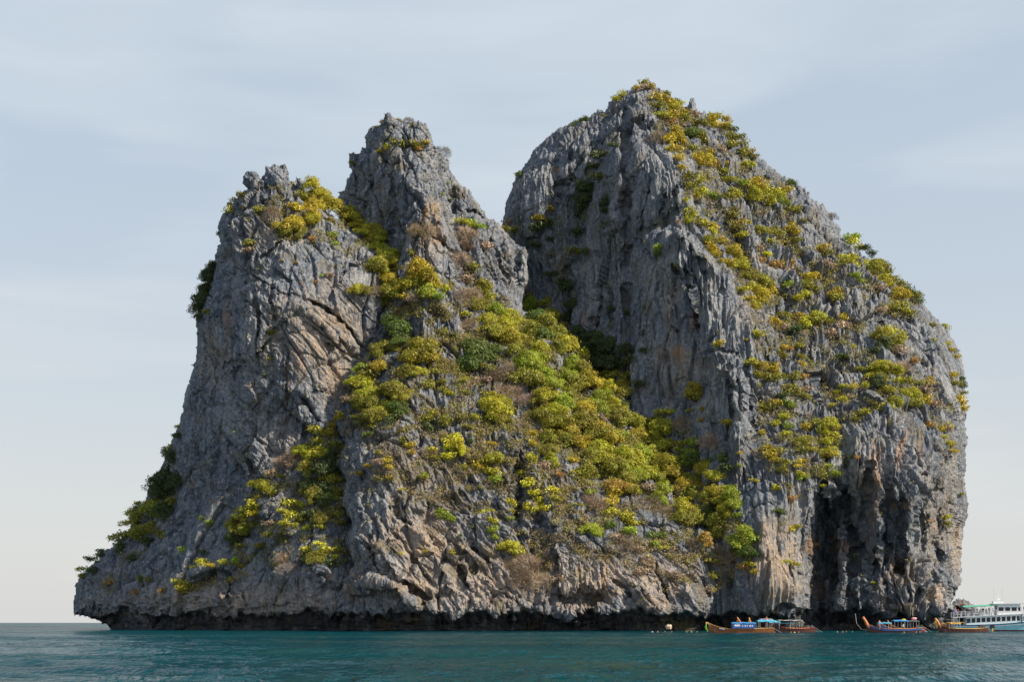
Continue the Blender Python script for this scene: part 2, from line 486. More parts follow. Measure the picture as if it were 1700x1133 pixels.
def joints(x, y, z, w, axis, size, seed, depth=1.2, width=0.035, stretch=0.18):
    """a few long open joints running along axis"""
    d = np.array(axis, float); d /= np.linalg.norm(d)
    t = x*d[0]+y*d[1]+z*d[2]; k = 1-stretch
    q = perlin((x-k*t*d[0]+w[0]*0.6)/size, (y-k*t*d[1]+w[1]*0.6)/size*0.5, (z-k*t*d[2]+w[2]*0.6)/size, seed)
    m_ = np.clip(perlin(x/15, y/15, z/22, seed+1)*2.0+0.55, 0, 1)
    return -depth*np.exp(-(q/width)**2)*m_
def calm(x, y, z, seed):
    """1 on broken rock, about 0.35 on smooth sheets"""
    return 0.35+0.65*sstep(-0.22, 0.22, perlin(x/17, y/17, z/26, seed)+0.4*perlin(x/6, y/6, z/10, seed+1))
def rough(x, y, z, seed):
    return fbm(x/1.1, y/1.1, z/1.6, 3, seed, 0.65)*0.16
# ------------------------------------------------------------------ the island
def weight(u, v, items):
    w = np.zeros(u.shape, np.float32)
    for a in items: w = np.maximum(w, blob(u, v, *a))
    return np.clip(w*1.5, 0, 1)

DIP = (math.cos(R(50)), 0.1, -math.sin(R(50)))
def style_tower(x, y, z, u, v):
    w, w2, big = common(x, y, z, 100)
    s = strata(x, y, z, w, w2, R(50), 110, 0.8, 0.65, 0.5, 0.3)
    f = flutes(x, y, z, w, 120, 0.45, 0.5, 0.42, 0.24)
    ws = weight(u, v, [(530, 570, 100, 110), (410, 640, 70, 80), (560, 620, 80, 80), (400, 420, 50, 50), (440, 760, 60, 60)])*0.9
    ws = np.clip(ws+perlin(x/12, y/12, z/12, 170)*0.5, 0, 1)
    bd = facets(x, y, z, w, 11.0, 130, DIP, 0.5, 1.6)*2.2+facets(x, y, z, w, 4.2, 131, DIP, 0.4, 1.4)*0.9
    bv = facets(x, y, z, w, 10.0, 132, (0.1, 0.1, 1), 0.45, 1.6)*2.2+facets(x, y, z, w2, 4.0, 133, (-0.1, 0.1, 1), 0.4, 1.4)*0.8
    sm = facets(x, y, z, w2, 1.6, 134, (-0.1, 0.1, 1), 0.6, 1.4)*0.4
    cm = calm(x, y, z, 180)
    j = joints(x, y, z, w, DIP, 9, 181, 1.5)+joints(x, y, z, w, (0.15, 0.1, 1), 11, 183, 1.5)+joints(x, y, z, w, (0.75, 0.1, 0.6), 13, 185, 1.2)
    h = big*0.9+ws*(s*0.9*cm+bd)+(1-ws)*(f*0.9*cm+bv)+(sm+rough(x, y, z, 140)*1.2)*cm+j
    low = sstep(960, 1000, v)
    h = h*(1-0.35*low)+low*(fbm(x/3, y/3, z/1.2, 3, 150)*0.8)
    return h, np.clip(perlin(x/6, y/6, z/3, 160)*1.5-0.4, 0, 0.5)

def style_spur(x, y, z, u, v):
    w, w2, big = common(x, y, z, 200)
    s = strata(x, y, z, w, w2, R(55), 210, 0.9, 0.8, 0.6, 0.34)
    f = flutes(x, y, z, w, 220, 0.5, 0.55, 0.55, 0.36)
    up = sstep(560, 440, v)
    ws = weight(u, v, [(760, 850, 200, 130), (660, 940, 130, 90), (1090, 980, 90, 60)])*(1-up)
    ws = np.clip(ws+perlin(x/10, y/10, z/10, 270)*0.4*(1-up), 0, 1)
    bd = facets(x, y, z, w, 8.0, 230, DIP, 0.4, 1.6)*2.0+facets(x, y, z, w2, 3.2, 231, DIP, 0.4, 1.4)*0.9
    bv = facets(x, y, z, w, 8.0, 232, (0.0, 0.1, 1), 0.5, 1.6)*2.3+facets(x, y, z, w2, 3.2, 233, (0.1, 0.1, 1), 0.4, 1.4)*1.0
    sm = facets(x, y, z, w2, 1.4, 234, (0.1, 0.1, 1), 0.6, 1.4)*0.5
    cm = calm(x, y, z, 280)*0.8+0.2
    j = joints(x, y, z, w, DIP, 8, 281, 1.6)+joints(x, y, z, w, (0.0, 0.1, 1), 10, 283, 1.6)
    h = big*1.0+ws*(s*cm+bd)+(1-ws)*(f*0.9*cm+bv)+(sm+rough(x, y, z, 240)*1.4)*cm+j
    return h, np.clip(perlin(x/5, y/5, z/5, 260)*1.4-0.1+(sstep(560, 600, v)*sstep(860, 800, v))*0.35, 0, 0.7)

def style_mountain(x, y, z, u, v):
    w, w2, big = common(x, y, z, 300)
    f = flutes(x, y, z, w, 310, 0.55, 0.6, 0.65, 0.42)
    bv = facets(x, y, z, w, 14.0, 320, (0.05, 0.1, 1), 0.4, 1.6)*2.6+facets(x, y, z, w, 5.0, 321, (0, 0.1, 1), 0.35, 1.4)*0.9
    # hanging drapery of the right foot: tall pillars, curtains and drip spouts
    wc = sstep(1345, 1375, u)*sstep(690, 760, v)
    dr = 2.2*ridge(x, y*.4, z, (0.10, 0.03, 1), 1/6.0, 0.12, 330, w)+1.4*ridge(x, y*.4, z, (0.05, 0.03, 1), 1/2.8, 0.12, 331, w2) \
        + 0.8*ridge(x, y*.3, z, DOWN, 1/1.2, 0.1, 332, w2)+0.45*ridge(x, y*.3, z, DOWN, 1/0.6, 0.12, 334, w2)
    tip = facets(x, y, z, w2, 4.0, 333, (0.05, 0.1, 1), 0.22, 1.8)*1.8
    slope = sstep(0, 60, (u-1140)-(v-340)*0.5)*sstep(760, 690, v)*sstep(1560, 1500, u)
    ter = (np.abs(perlin(x/11, y/11, z/7, 340)))*4.2-1.2
    cm = calm(x, y, z, 380)
    j = joints(x, y, z, w, (0.03, 0.1, 1), 9, 381, 1.9, 0.04, 0.10)+joints(x, y, z, w, (0.5, 0.1, 0.5), 16, 383, 1.2)*(1-wc)
    h = big*0.9+(f*cm+bv)*(1-wc)+wc*(dr+tip)+slope*(ter+f*0.4)+rough(x, y, z, 350)*1.0*cm+j
    return h, np.clip(perlin(x/6, y/6, z/6, 360)*1.5-0.35+slope*0.25, 0, 0.5)

tower_poly = [(121,1022),(124,985),(128,962),(150,940),(178,912),(210,884),(228,858),(238,838),(246,812),(262,790),(276,752),(290,722),
 (300,690),(306,655),(313,638),(318,612),(323,600),(327,560),(324,532),(331,505),(342,470),(356,430),(363,400),(360,372),(370,352),(384,338),(396,322),(409,312),
 (404,301),(404,292),(412,288),(419,284),(427,290),(432,296),(437,290),(439,281),(443,271),(447,275),(456,272),(465,274),(472,272),(479,284),(482,294),(488,304),(491,310),(490,295),
 (500,293),(506,300),(509,318),(520,332),(545,350),(575,372),(608,388),(640,415),(652,450),(662,480),(668,560),(668,720),(680,900),(700,1080),(186,1080),(184,1044),(168,1034),(150,1028)]
tower_ctrl = [(125,1000,356),(180,940,352),(200,1040,342),(230,870,362),(270,780,366),(300,1000,328),(300,880,340),(310,740,350),(335,560,348),(350,470,352),(370,380,350),
 (400,1000,316),(400,900,325),(400,760,331),(400,640,334),(400,500,338),(420,340,348),(450,280,350),(500,1000,305),(500,940,309),(500,860,317),(500,760,326),(480,640,329),(480,520,331),
 (500,400,341),(540,380,350),(560,620,332),(560,720,327),(560,790,319),(545,880,312),(540,940,306),(560,500,335),(620,480,340),(640,420,348),(640,600,341),(620,760,328),(600,860,318),(600,960,308),(640,1040,300)]
tower_lines = [
 ([(568,456),(590,436),(616,414)], 4, -2.0), ([(438,300),(436,330),(440,352)], 4, -2.2), ([(486,310),(492,330),(480,352)], 5, -2),
 ([(468,404),(450,416),(436,428)], 4, -1.8), ([(330,470),(350,440),(372,420),(384,402)], 5, -1.4),
 ([(503,497),(530,508),(556,522),(584,554),(606,590)], 6, -3.0), ([(494,506),(520,520),(548,545),(580,590)], 12, 2.0, 'gauss'),
 ([(494,508),(468,530),(440,549),(424,580)], 7, 1.6), ([(452,562),(472,566),(478,600),(476,680)], 5, -1.4), ([(424,586),(452,563)], 5, -1.6),
 ([(362,612),(388,600),(412,606)], 5, -1.2), ([(340,560),(362,590),(380,606)], 4, -1.2), ([(502,658),(512,680),(527,700)], 8, -3.0), ([(528,700),(508,712),(500,730)], 5, -2.2),
 ([(480,650),(500,658),(540,640)], 12, 1.5, 'gauss'), ([(395,740),(420,790),(440,800)], 6, -1.4), ([(352,700),(380,770),(372,820)], 7, 1.2),
 ([(420,480),(430,540),(425,580)], 4, -1.4), ([(405,455),(410,520)], 4, -1.2), ([(450,470),(455,540)], 4, -1.3), ([(380,480),(385,560)], 4, -1.0),
 ([(545,470),(560,500),(575,560)], 5, 1.2), ([(340,800),(330,850),(300,880)], 8, -1.6), ([(250,880),(262,900),(300,870)], 8, -1.5),
 ([(430,850),(455,840),(470,870),(440,900)], 16, 4.0, 'gauss'), ([(300,960),(340,940),(372,942)], 10, 2.0, 'gauss'), ([(378,945),(372,1000)], 4, -1.6), ([(395,960),(410,1010)], 4, -1.2),
 ([(470,960),(520,950),(545,965)], 12, 2.2, 'gauss'), ([(200,1010),(300,1020),(380,1012)], 7, -2.2), ([(390,1016),(480,1006),(560,1020)], 7, -1.2),
 ([(230,985),(330,990),(420,985)], 9, 1.6, 'gauss'), ([(150,950),(200,930),(260,940)], 8, 1.4, 'gauss'),
 ([(640,420),(650,480),(640,560)], 14, -3.0, 'gauss')]
tower_stain = [(420,1000,260,45,'w',0.55),(450,560,50,80,'w',0.25),(400,470,40,60,'p',0.35),(480,820,40,60,'w',0.3),(250,990,90,30,'w',0.3),(600,470,20,30,'p',0.5),(590,580,20,40,'p',0.4),(440,440,60,40,'p',0.25),(540,560,90,90,'w',0.7),(430,990,120,40,'w',0.4),(470,720,50,60,'w',0.3),(350,600,30,60,'w',0.35),(450,380,50,50,'w',0.4),(428,668,6,22,'r',0.8),(495,600,10,40,'r',0.45),(478,640,6,40,'r',0.5),(500,470,5,6,'r',1),(301,985,9,14,'r',0.7),(375,530,12,40,'r',0.5),(350,560,10,30,'r',0.4),
 (300,985,12,16,'p',0.8),(316,805,12,8,'r',0.6),(360,835,14,7,'r',0.6),(560,545,40,50,'w',0.6),(560,630,45,60,'w',0.8),(545,480,40,40,'w',0.3),(420,640,10,14,'r',0.4),
 (440,320,12,40,'d',0.25),(420,560,40,60,'p',0.3),(380,700,30,60,'p',0.25),(400,770,16,14,'p',0.5),(470,250,3,3,'r',0.1),(200,1020,60,8,'w',0.4),(330,1000,60,12,'w',0.3),
 (545,960,8,6,'r',0.8),(494,985,4,8,'r',0.7),(310,640,8,30,'p',0.4)]

spur_poly = [(556,700),(566,600),(562,470),(559,330),(562,318),(572,312),(575,296),(583,288),(579,268),(580,254),(588,252),(594,262),(598,246),(606,240),(606,222),(612,214),(627,206),(636,198),
 (637,188),(645,184),(652,190),(658,196),(672,200),(682,200),(685,194),(692,197),(698,201),(706,200),(712,210),(718,228),(722,243),(732,250),(738,262),(745,263),(749,285),(758,290),(762,300),
 (776,312),(788,326),(800,345),(806,352),(812,365),(818,362),(820,358),(822,366),(832,372),(842,386),(855,402),(866,410),(874,408),(878,420),(878,440),(881,465),(874,485),(868,500),(868,514),
 (890,520),(912,524),(932,548),(956,575),(976,604),(992,632),(1010,640),(1036,650),(1046,680),(1062,704),(1092,716),(1112,742),(1136,752),(1150,780),(1170,800),(1196,822),(1212,850),(1232,880),
 (1246,910),(1255,948),(1240,968),(1212,980),(1196,1010),(1176,1030),(1160,1080),(505,1080),(508,1036),(522,1004),(548,984),(566,960),(588,936),(572,906),(584,868),(564,836),(574,800),(556,770),(572,738),(560,716)]
spur_ctrl = [(515,1030,306),(565,1020,300),(572,940,302),(575,860,308),(570,760,316),(600,680,322),(640,600,330),(600,500,352),(580,340,362),(600,250,364),(645,200,362),(700,220,360),(740,280,364),(800,360,370),(870,420,368),(870,480,362),
 (650,380,352),(690,330,348),(720,400,346),(780,420,352),(680,480,338),(740,500,338),(800,500,346),(840,540,344),(900,550,344),(960,600,338),(1000,660,334),(1050,720,328),(1110,760,324),(1180,840,316),(1230,920,308),
 (700,560,330),(740,640,324),(680,700,316),(640,800,306),(640,900,298),(640,1000,291),(720,800,308),(740,900,300),(760,1000,290),(800,700,318),(840,600,334),(880,700,322),(900,800,308),(860,880,302),(900,960,294),(860,1020,290),
 (960,720,324),(980,820,308),(1000,900,298),(1000,1000,290),(1060,860,306),(1100,920,299),(1110,1000,291),(1160,900,304),(1180,980,298),(1220,980,304)]
spur_lines = [
 ([(701,250),(704,320),(694,380),(690,430)], 26, 3.5, 'gauss'), ([(742,270),(746,330),(760,390),(790,440)], 9, -4.0, 'gauss'), ([(722,350),(738,390),(748,430),(752,460)], 9, 2.2, 'gauss'),
 ([(640,260),(660,330),(640,400)], 8, -2.2), ([(610,250),(620,300),(600,360)], 7, -2.0), ([(660,200),(668,240),(690,300)], 6, -2.0), ([(590,262),(592,300),(585,330)], 6, -2.2), ([(720,240),(726,290)], 6, -2),
 ([(765,310),(775,350),(790,380)], 6, -2.0), ([(805,355),(812,400),(830,440),(845,480)], 8, -2.6), ([(872,412),(872,440),(876,470)], 9, 3.0, 'gauss'), ([(858,410),(856,450),(862,480)], 5, -2.5),
 ([(770,345),(792,352),(806,366)], 7, -3.5), ([(770,338),(795,338)], 10, 2, 'gauss'), ([(640,238),(700,246),(730,250)], 7, -1.8),
 ([(684,500),(682,540),(690,590)], 5, -2.4), ([(726,500),(740,520),(765,560)], 12, 3.2, 'gauss'), ([(724,580),(726,610)], 5, -2.4), ([(590,620),(640,600),(670,640)], 18, 2.5, 'gauss'),
 ([(862,762),(864,820),(858,872)], 9, -5.0, 'gauss'), ([(710,830),(709,872)], 4, -2.6), ([(882,880),(886,912)], 5, -2.5), ([(900,850),(925,870),(930,930)], 8, 1.6, 'gauss'),
 ([(596,966),(640,968),(668,985),(690,1006)], 9, 3.2, 'gauss'), ([(660,960),(690,978),(712,990)], 5, -2.6), ([(616,900),(642,930),(668,968)], 9, 2.6, 'gauss'), ([(604,900),(624,940),(634,962)], 6, -2.2),
 ([(650,880),(690,930),(720,975)], 5, -1.8), ([(670,860),(720,920),(760,985)], 7, 2.0, 'gauss'), ([(700,880),(750,935),(790,990)], 4, -1.8), ([(780,905),(810,930),(832,968)], 5, -2.6), ([(760,890),(800,940)], 8, 1.8, 'gauss'),
 ([(726,890),(770,940),(790,1000)], 5, 1.4), ([(740,820),(756,816),(772,820)], 7, 1.8, 'gauss'), ([(640,800),(660,850),(690,880)], 5, -1.6), ([(580,830),(590,900),(600,950)], 18, 1.5, 'gauss'),
 ([(1086,934),(1100,965),(1112,1008)], 4, -2.8), ([(1050,960),(1080,1000),(1105,1028)], 14, 3.2, 'gauss'), ([(1136,970),(1160,1000),(1164,1026)], 14, 2.4, 'gauss'), ([(1164,960),(1180,990)], 5, -2.6),
 ([(1016,968),(1040,978),(1050,1010)], 6, -1.8), ([(1000,1000),(960,992),(925,1000)], 12, -4.5, 'gauss'), ([(820,660),(850,720),(880,790)], 5, -1.6), ([(835,700),(860,760)], 9, 1.6, 'gauss'),
 ([(930,560),(960,640),(990,690)], 9, -2.0, 'gauss'), ([(905,700),(960,760),(1010,800)], 10, -2.2, 'gauss'), ([(1060,700),(1080,770),(1130,830)], 10, -2.4, 'gauss')]
spur_stain = [(780,960,280,70,'w',0.7),(700,780,130,80,'w',0.4),(1080,960,120,50,'w',0.6),(720,400,40,50,'w',0.4),(640,940,40,40,'p',0.5),(760,960,60,40,'p',0.3),(650,1000,60,20,'p',0.4),(800,540,60,60,'w',0.3),(960,1010,60,20,'w',0.5),(720,870,60,40,'w',0.5),(850,960,30,30,'w',0.7),(620,300,40,60,'p',0.15),(705,355,6,22,'r',0.75),(726,380,7,24,'r',0.9),(733,398,6,10,'r',1),(722,350,16,30,'w',0.8),(700,440,20,20,'w',0.4),(700,900,110,70,'w',0.8),(680,970,70,40,'w',0.7),(800,970,90,40,'w',0.6),
 (1000,960,90,50,'w',0.75),(1080,1000,50,30,'w',0.7),(1005,972,12,14,'r',0.8),(1017,985,5,8,'r',1),(1013,930,10,10,'r',0.5),(665,850,30,16,'w',0.6),(590,650,12,14,'r',0.5),(575,715,5,8,'r',0.9),(570,640,20,20,'w',0.8),
 (910,890,24,40,'d',0.35),(860,810,10,50,'d',0.5),(620,830,20,40,'p',0.4),(750,800,20,20,'p',0.4),(870,450,10,30,'p',0.7),(600,740,22,50,'p',0.3),(930,940,40,40,'w',0.5),(640,310,70,50,'d',0.2),(745,820,14,5,'r',0.5),(560,975,20,10,'w',0.7)]

mount_poly = [(828,520),(832,380),(834,362),(838,348),(840,332),(846,318),(852,302),(858,292),(868,276),(880,262),(884,250),(896,238),(912,224),(925,212),(945,203),(965,196),(980,190),(990,182),(996,180),(1004,184),
 (1012,168),(1022,158),(1040,148),(1062,140),(1084,137),(1094,146),(1106,148),(1116,160),(1130,172),(1140,178),(1144,164),(1149,158),(1153,160),(1158,178),(1162,186),(1168,178),(1173,190),(1190,200),(1212,210),
 (1226,226),(1240,246),(1258,258),(1276,272),(1300,292),(1322,308),(1336,312),(1348,330),(1358,336),(1366,338),(1376,352),(1384,366),(1392,372),(1396,390),(1408,404),(1424,414),(1446,432),(1470,448),(1490,466),
 (1512,484),(1528,496),(1540,512),(1552,524),(1566,538),(1578,552),(1588,574),(1598,596),(1603,630),(1602,660),(1606,690),(1602,706),(1607,730),(1604,760),(1603,800),(1608,836),(1607,862),(1600,882),(1598,920),
 (1597,955),(1596,974),(1586,986),(1582,1000),(1592,1022),(1596,1080),(1100,1080),(1080,960),(960,900),(880,800),(820,640)]
mount_ctrl = [(840,360,384),(850,450,384),(880,280,384),(940,220,386),(1000,200,380),(900,400,378),(920,520,374),(960,320,374),(960,640,360),(1020,260,366),(1080,150,384),(1080,210,368),(1000,440,362),(1000,600,352),(1040,520,350),
 (1060,360,352),(1090,290,350),(1128,300,344),(1130,400,338),(1080,480,344),(1140,500,334),(1100,600,338),(1060,700,336),(1180,440,336),(1225,520,330),(1190,600,326),(1160,680,326),(1140,780,324),(1200,700,320),(1220,640,322),
 (1150,200,380),(1180,280,368),(1160,360,350),(1240,280,374),(1240,380,358),(1220,460,342),(1300,320,376),(1300,420,360),(1280,520,344),(1300,600,332),(1280,700,320),(1360,380,374),(1400,440,368),(1380,520,352),(1380,600,340),
 (1360,680,326),(1460,480,366),(1460,560,350),(1450,640,334),(1530,530,364),(1520,620,342),(1500,690,328),(1575,580,366),(1580,660,344),(1590,760,334),(1590,900,330),(1240,800,308),(1260,900,300),(1300,780,308),(1340,740,313),
 (1300,860,302),(1300,960,297),(1240,980,299),(1330,1020,298),(1400,760,312),(1460,720,314),(1520,760,316),(1560,780,320),(1400,860,314),(1470,860,310),(1540,860,312),(1380,940,313),(1450,940,309),(1520,940,306),(1570,960,309),
 (1400,1010,308),(1480,1010,303),(1550,1010,303),(1000,900,320),(900,700,350)]
mount_lines = [
 ([(1044,170),(1036,240),(1044,320),(1038,400),(1044,470),(1040,560)], 8, -4.0, 'gauss'), ([(1004,190),(990,270),(968,330),(958,400),(952,470),(950,540)], 17, -3.6, 'gauss'), ([(1012,290),(1004,340),(1004,360)], 9, -2.5, 'gauss'),
 ([(1066,384),(1096,366),(1126,352)], 8, -3.0, 'gauss'), ([(1126,368),(1140,392),(1160,420),(1200,450),(1232,520)], 14, 3.0, 'gauss'), ([(1118,376),(1142,396),(1180,440)], 7, 1.4, 'gauss'),
 ([(1030,290),(1022,360),(1004,420)], 10, 1.8, 'gauss'), ([(1075,300),(1078,340),(1060,400)], 5, -1.8), ([(1100,270),(1104,330),(1096,360)], 5, -1.8), ([(1120,300),(1120,350)], 4, -1.6), ([(1090,180),(1092,240)], 5, -1.6),
 ([(1116,440),(1122,500),(1126,560)], 5, -1.8), ([(1136,440),(1150,520),(1160,570)], 4, -1.4), ([(1150,470),(1160,520)], 5, 1.2), ([(1090,460),(1092,520),(1088,560)], 4, -1.4),
 ([(880,300),(890,340),(888,380)], 6, -1.8), ([(920,240),(926,300),(914,360)], 7, -1.8), ([(945,240),(952,300)], 5, -1.5), ([(900,420),(914,470),(910,520)], 6, -1.5), ([(985,420),(992,500),(980,560)], 7, -2.0), ([(1010,470),(1014,540)], 5, -1.7),
 ([(1196,592),(1222,630),(1234,690),(1222,760)], 20, 4.5, 'gauss'), ([(1196,596),(1176,640),(1170,700)], 10, 1.5, 'gauss'), ([(1204,620),(1214,680),(1206,740)], 5, -2.0), ([(1222,620),(1232,680)], 4, -1.8), ([(1160,585),(1196,582),(1230,590)], 5, -1.6),
 ([(1245,560),(1272,550),(1286,600)], 8, 1.8, 'gauss'), ([(1240,600),(1246,660),(1256,720)], 7, -2.4), ([(1340,500),(1346,600),(1350,690)], 7, -1.8), ([(1380,500),(1392,570),(1400,650)], 6, -1.6), ([(1420,480),(1436,560)], 6, 1.8, 'gauss'),
 ([(1400,460),(1444,478),(1480,510)], 8, 2.2, 'gauss'), ([(1390,690),(1432,660),(1462,680)], 12, 2.5, 'gauss'), ([(1520,520),(1552,560),(1572,600)], 12, 2.5, 'gauss'), ([(1500,540),(1540,590),(1552,650)], 6, -2.0), ([(1530,600),(1548,640),(1560,690)], 6, -1.8),
 ([(1170,340),(1200,350),(1214,390),(1232,440)], 8, -1.8), ([(1150,300),(1180,310)], 8, 1.6, 'gauss'), ([(1236,260),(1250,290),(1290,300)], 8, -1.6), ([(1330,320),(1340,370),(1372,400)], 7, -1.6), ([(1350,340),(1372,380)], 7, 1.8, 'gauss'),
 ([(1296,380),(1330,430),(1350,450)], 8, -1.6), ([(1270,440),(1300,480),(1320,540)], 8, -1.8), ([(1450,520),(1476,548)], 8, -1.6),
 ([(1384,826),(1372,880),(1364,940),(1362,1000),(1366,1050)], 27, -10.0, 'gauss'), ([(1396,806),(1408,850),(1414,890)], 10, -5.0, 'gauss'), ([(1378,800),(1380,856)], 4, 4.0, 'gauss'),
 ([(1345,800),(1346,860),(1348,930),(1342,970),(1335,1000)], 8, 3.0, 'gauss'), ([(1398,860),(1402,940),(1398,1010)], 7, 4.5, 'gauss'), ([(1440,770),(1436,840),(1440,900)], 7, -2.6, 'gauss'),
 ([(1474,760),(1478,840),(1474,930)], 7, -2.4, 'gauss'), ([(1456,760),(1460,850),(1462,940)], 7, 2.4, 'gauss'), ([(1520,790),(1548,806),(1566,822)], 8, -2.6, 'gauss'), ([(1494,840),(1498,900),(1492,960)], 7, -3.0, 'gauss'),
 ([(1510,830),(1512,880),(1508,930)], 8, 2.8, 'gauss'), ([(1542,850),(1544,920)], 6, 2.4, 'gauss'), ([(1554,840),(1556,920),(1548,970)], 7, -3.0, 'gauss'), ([(1530,830),(1528,920)], 6, -2.2, 'gauss'),
 ([(1430,950),(1450,1000),(1470,1024)], 11, 2.6, 'gauss'), ([(1470,960),(1476,1010)], 6, -2.4), ([(1440,880),(1444,950)], 7, 2.4, 'gauss'), ([(1576,850),(1574,930),(1568,980)], 8, 2.2, 'gauss'),
 ([(1530,960),(1560,1000),(1580,1020)], 14, 2.4, 'gauss'), ([(1505,970),(1515,1010)], 6, -2.2), ([(1385,988),(1394,1010),(1388,1030)], 9, 2.4, 'gauss'),
 ([(1404,950),(1408,1010)], 5, -2.2), ([(1420,960),(1424,1030)], 7, 1.8, 'gauss'), ([(1596,880),(1600,960)], 8, 1.5, 'gauss'), ([(1330,1018),(1400,1024),(1450,1028)], 10, -3.5, 'gauss'),
 ([(1284,820),(1292,880),(1286,930)], 7, -1.8), ([(1264,860),(1270,920)], 7, 1.8, 'gauss'), ([(1310,870),(1318,930),(1330,980)], 8, 1.8, 'gauss'), ([(1244,820),(1256,870)], 6, -1.8)]
mount_stain_shade = [(1500,850,100,60,'d',0.55),(1430,900,50,90,'d',0.6),(1490,930,80,60,'d',0.45),(1560,790,30,60,'d',0.4),(1440,870,30,60,'p',0.5),(1520,900,40,70,'p',0.45),(1500,960,50,40,'w',0.6),(1420,940,24,40,'p',0.5),(1540,800,40,50,'p',0.5),(1180,450,40,60,'p',0.35),(1400,500,80,60,'p',0.25),(1530,560,30,40,'p',0.3),(1290,940,60,80,'w',0.8),(1250,500,40,60,'w',0.25),(1130,620,50,60,'w',0.35),(1560,860,40,90,'w',0.4),(1440,800,50,50,'w',0.5),(1370,930,30,110,'d',1),(1452,760,7,46,'r',0.9),(1460,810,7,40,'r',0.75),(1466,748,10,18,'r',0.8),(1500,745,8,30,'r',0.9),(1494,770,6,20,'r',0.5),(1526,744,5,30,'r',0.8),(1532,790,12,24,'r',0.4),(1500,842,10,10,'r',0.9),(1545,868,7,10,'r',0.8),(1446,870,4,40,'r',0.6),  # dark blobs at the cave paint its shade into the rock colour
 (1455,830,7,30,'r',0.5),(1126,585,16,20,'r',0.9),(1108,520,8,24,'r',0.5),(1150,530,8,30,'r',0.5),(1096,585,6,20,'r',0.5),(1124,480,8,40,'r',0.35),(976,535,5,14,'r',0.6),(990,540,8,20,'r',0.35),(1124,366,5,6,'r',0.9),
 (1395,905,18,24,'r',0.6),(1385,905,6,20,'r',0.5),(1352,905,8,20,'r',0.6),(1365,975,10,24,'r',0.45),(1485,940,16,28,'r',0.4),(1395,770,26,70,'p',0.9),(1480,760,10,50,'p',0.6),(1410,740,40,30,'p',0.5),(1330,830,12,50,'p',0.5),
 (1550,990,26,26,'w',1),(1540,985,22,26,'p',0.4),(1465,1000,16,18,'w',1),(1590,900,10,60,'w',0.7),(1500,1010,30,16,'w',0.6),(1290,960,50,60,'w',0.7),(1270,880,20,40,'w',0.3),(1570,660,14,40,'p',0.9),(1565,900,10,30,'p',0.4),
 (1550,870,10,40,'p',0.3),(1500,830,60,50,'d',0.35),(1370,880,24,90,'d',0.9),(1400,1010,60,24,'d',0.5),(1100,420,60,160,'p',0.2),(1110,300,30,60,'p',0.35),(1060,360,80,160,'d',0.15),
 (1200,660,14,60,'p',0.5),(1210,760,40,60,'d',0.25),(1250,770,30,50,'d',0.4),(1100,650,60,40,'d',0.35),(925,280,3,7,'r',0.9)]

build_mass('right_mountain', mount_poly, mount_ctrl, style_mountain, 'tall grey limestone mountain forming the right half of the island', mount_lines, (46, 16), 2.6, mount_stain_shade, 45, 31)
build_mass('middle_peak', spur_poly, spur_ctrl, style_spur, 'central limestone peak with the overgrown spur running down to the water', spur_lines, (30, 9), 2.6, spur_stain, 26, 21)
build_mass('left_tower', tower_poly, tower_ctrl, style_tower, 'steep grey limestone tower with its low overhanging foot at the left end of the island', tower_lines, (34, 12), 2.6, tower_stain, 24, 11)
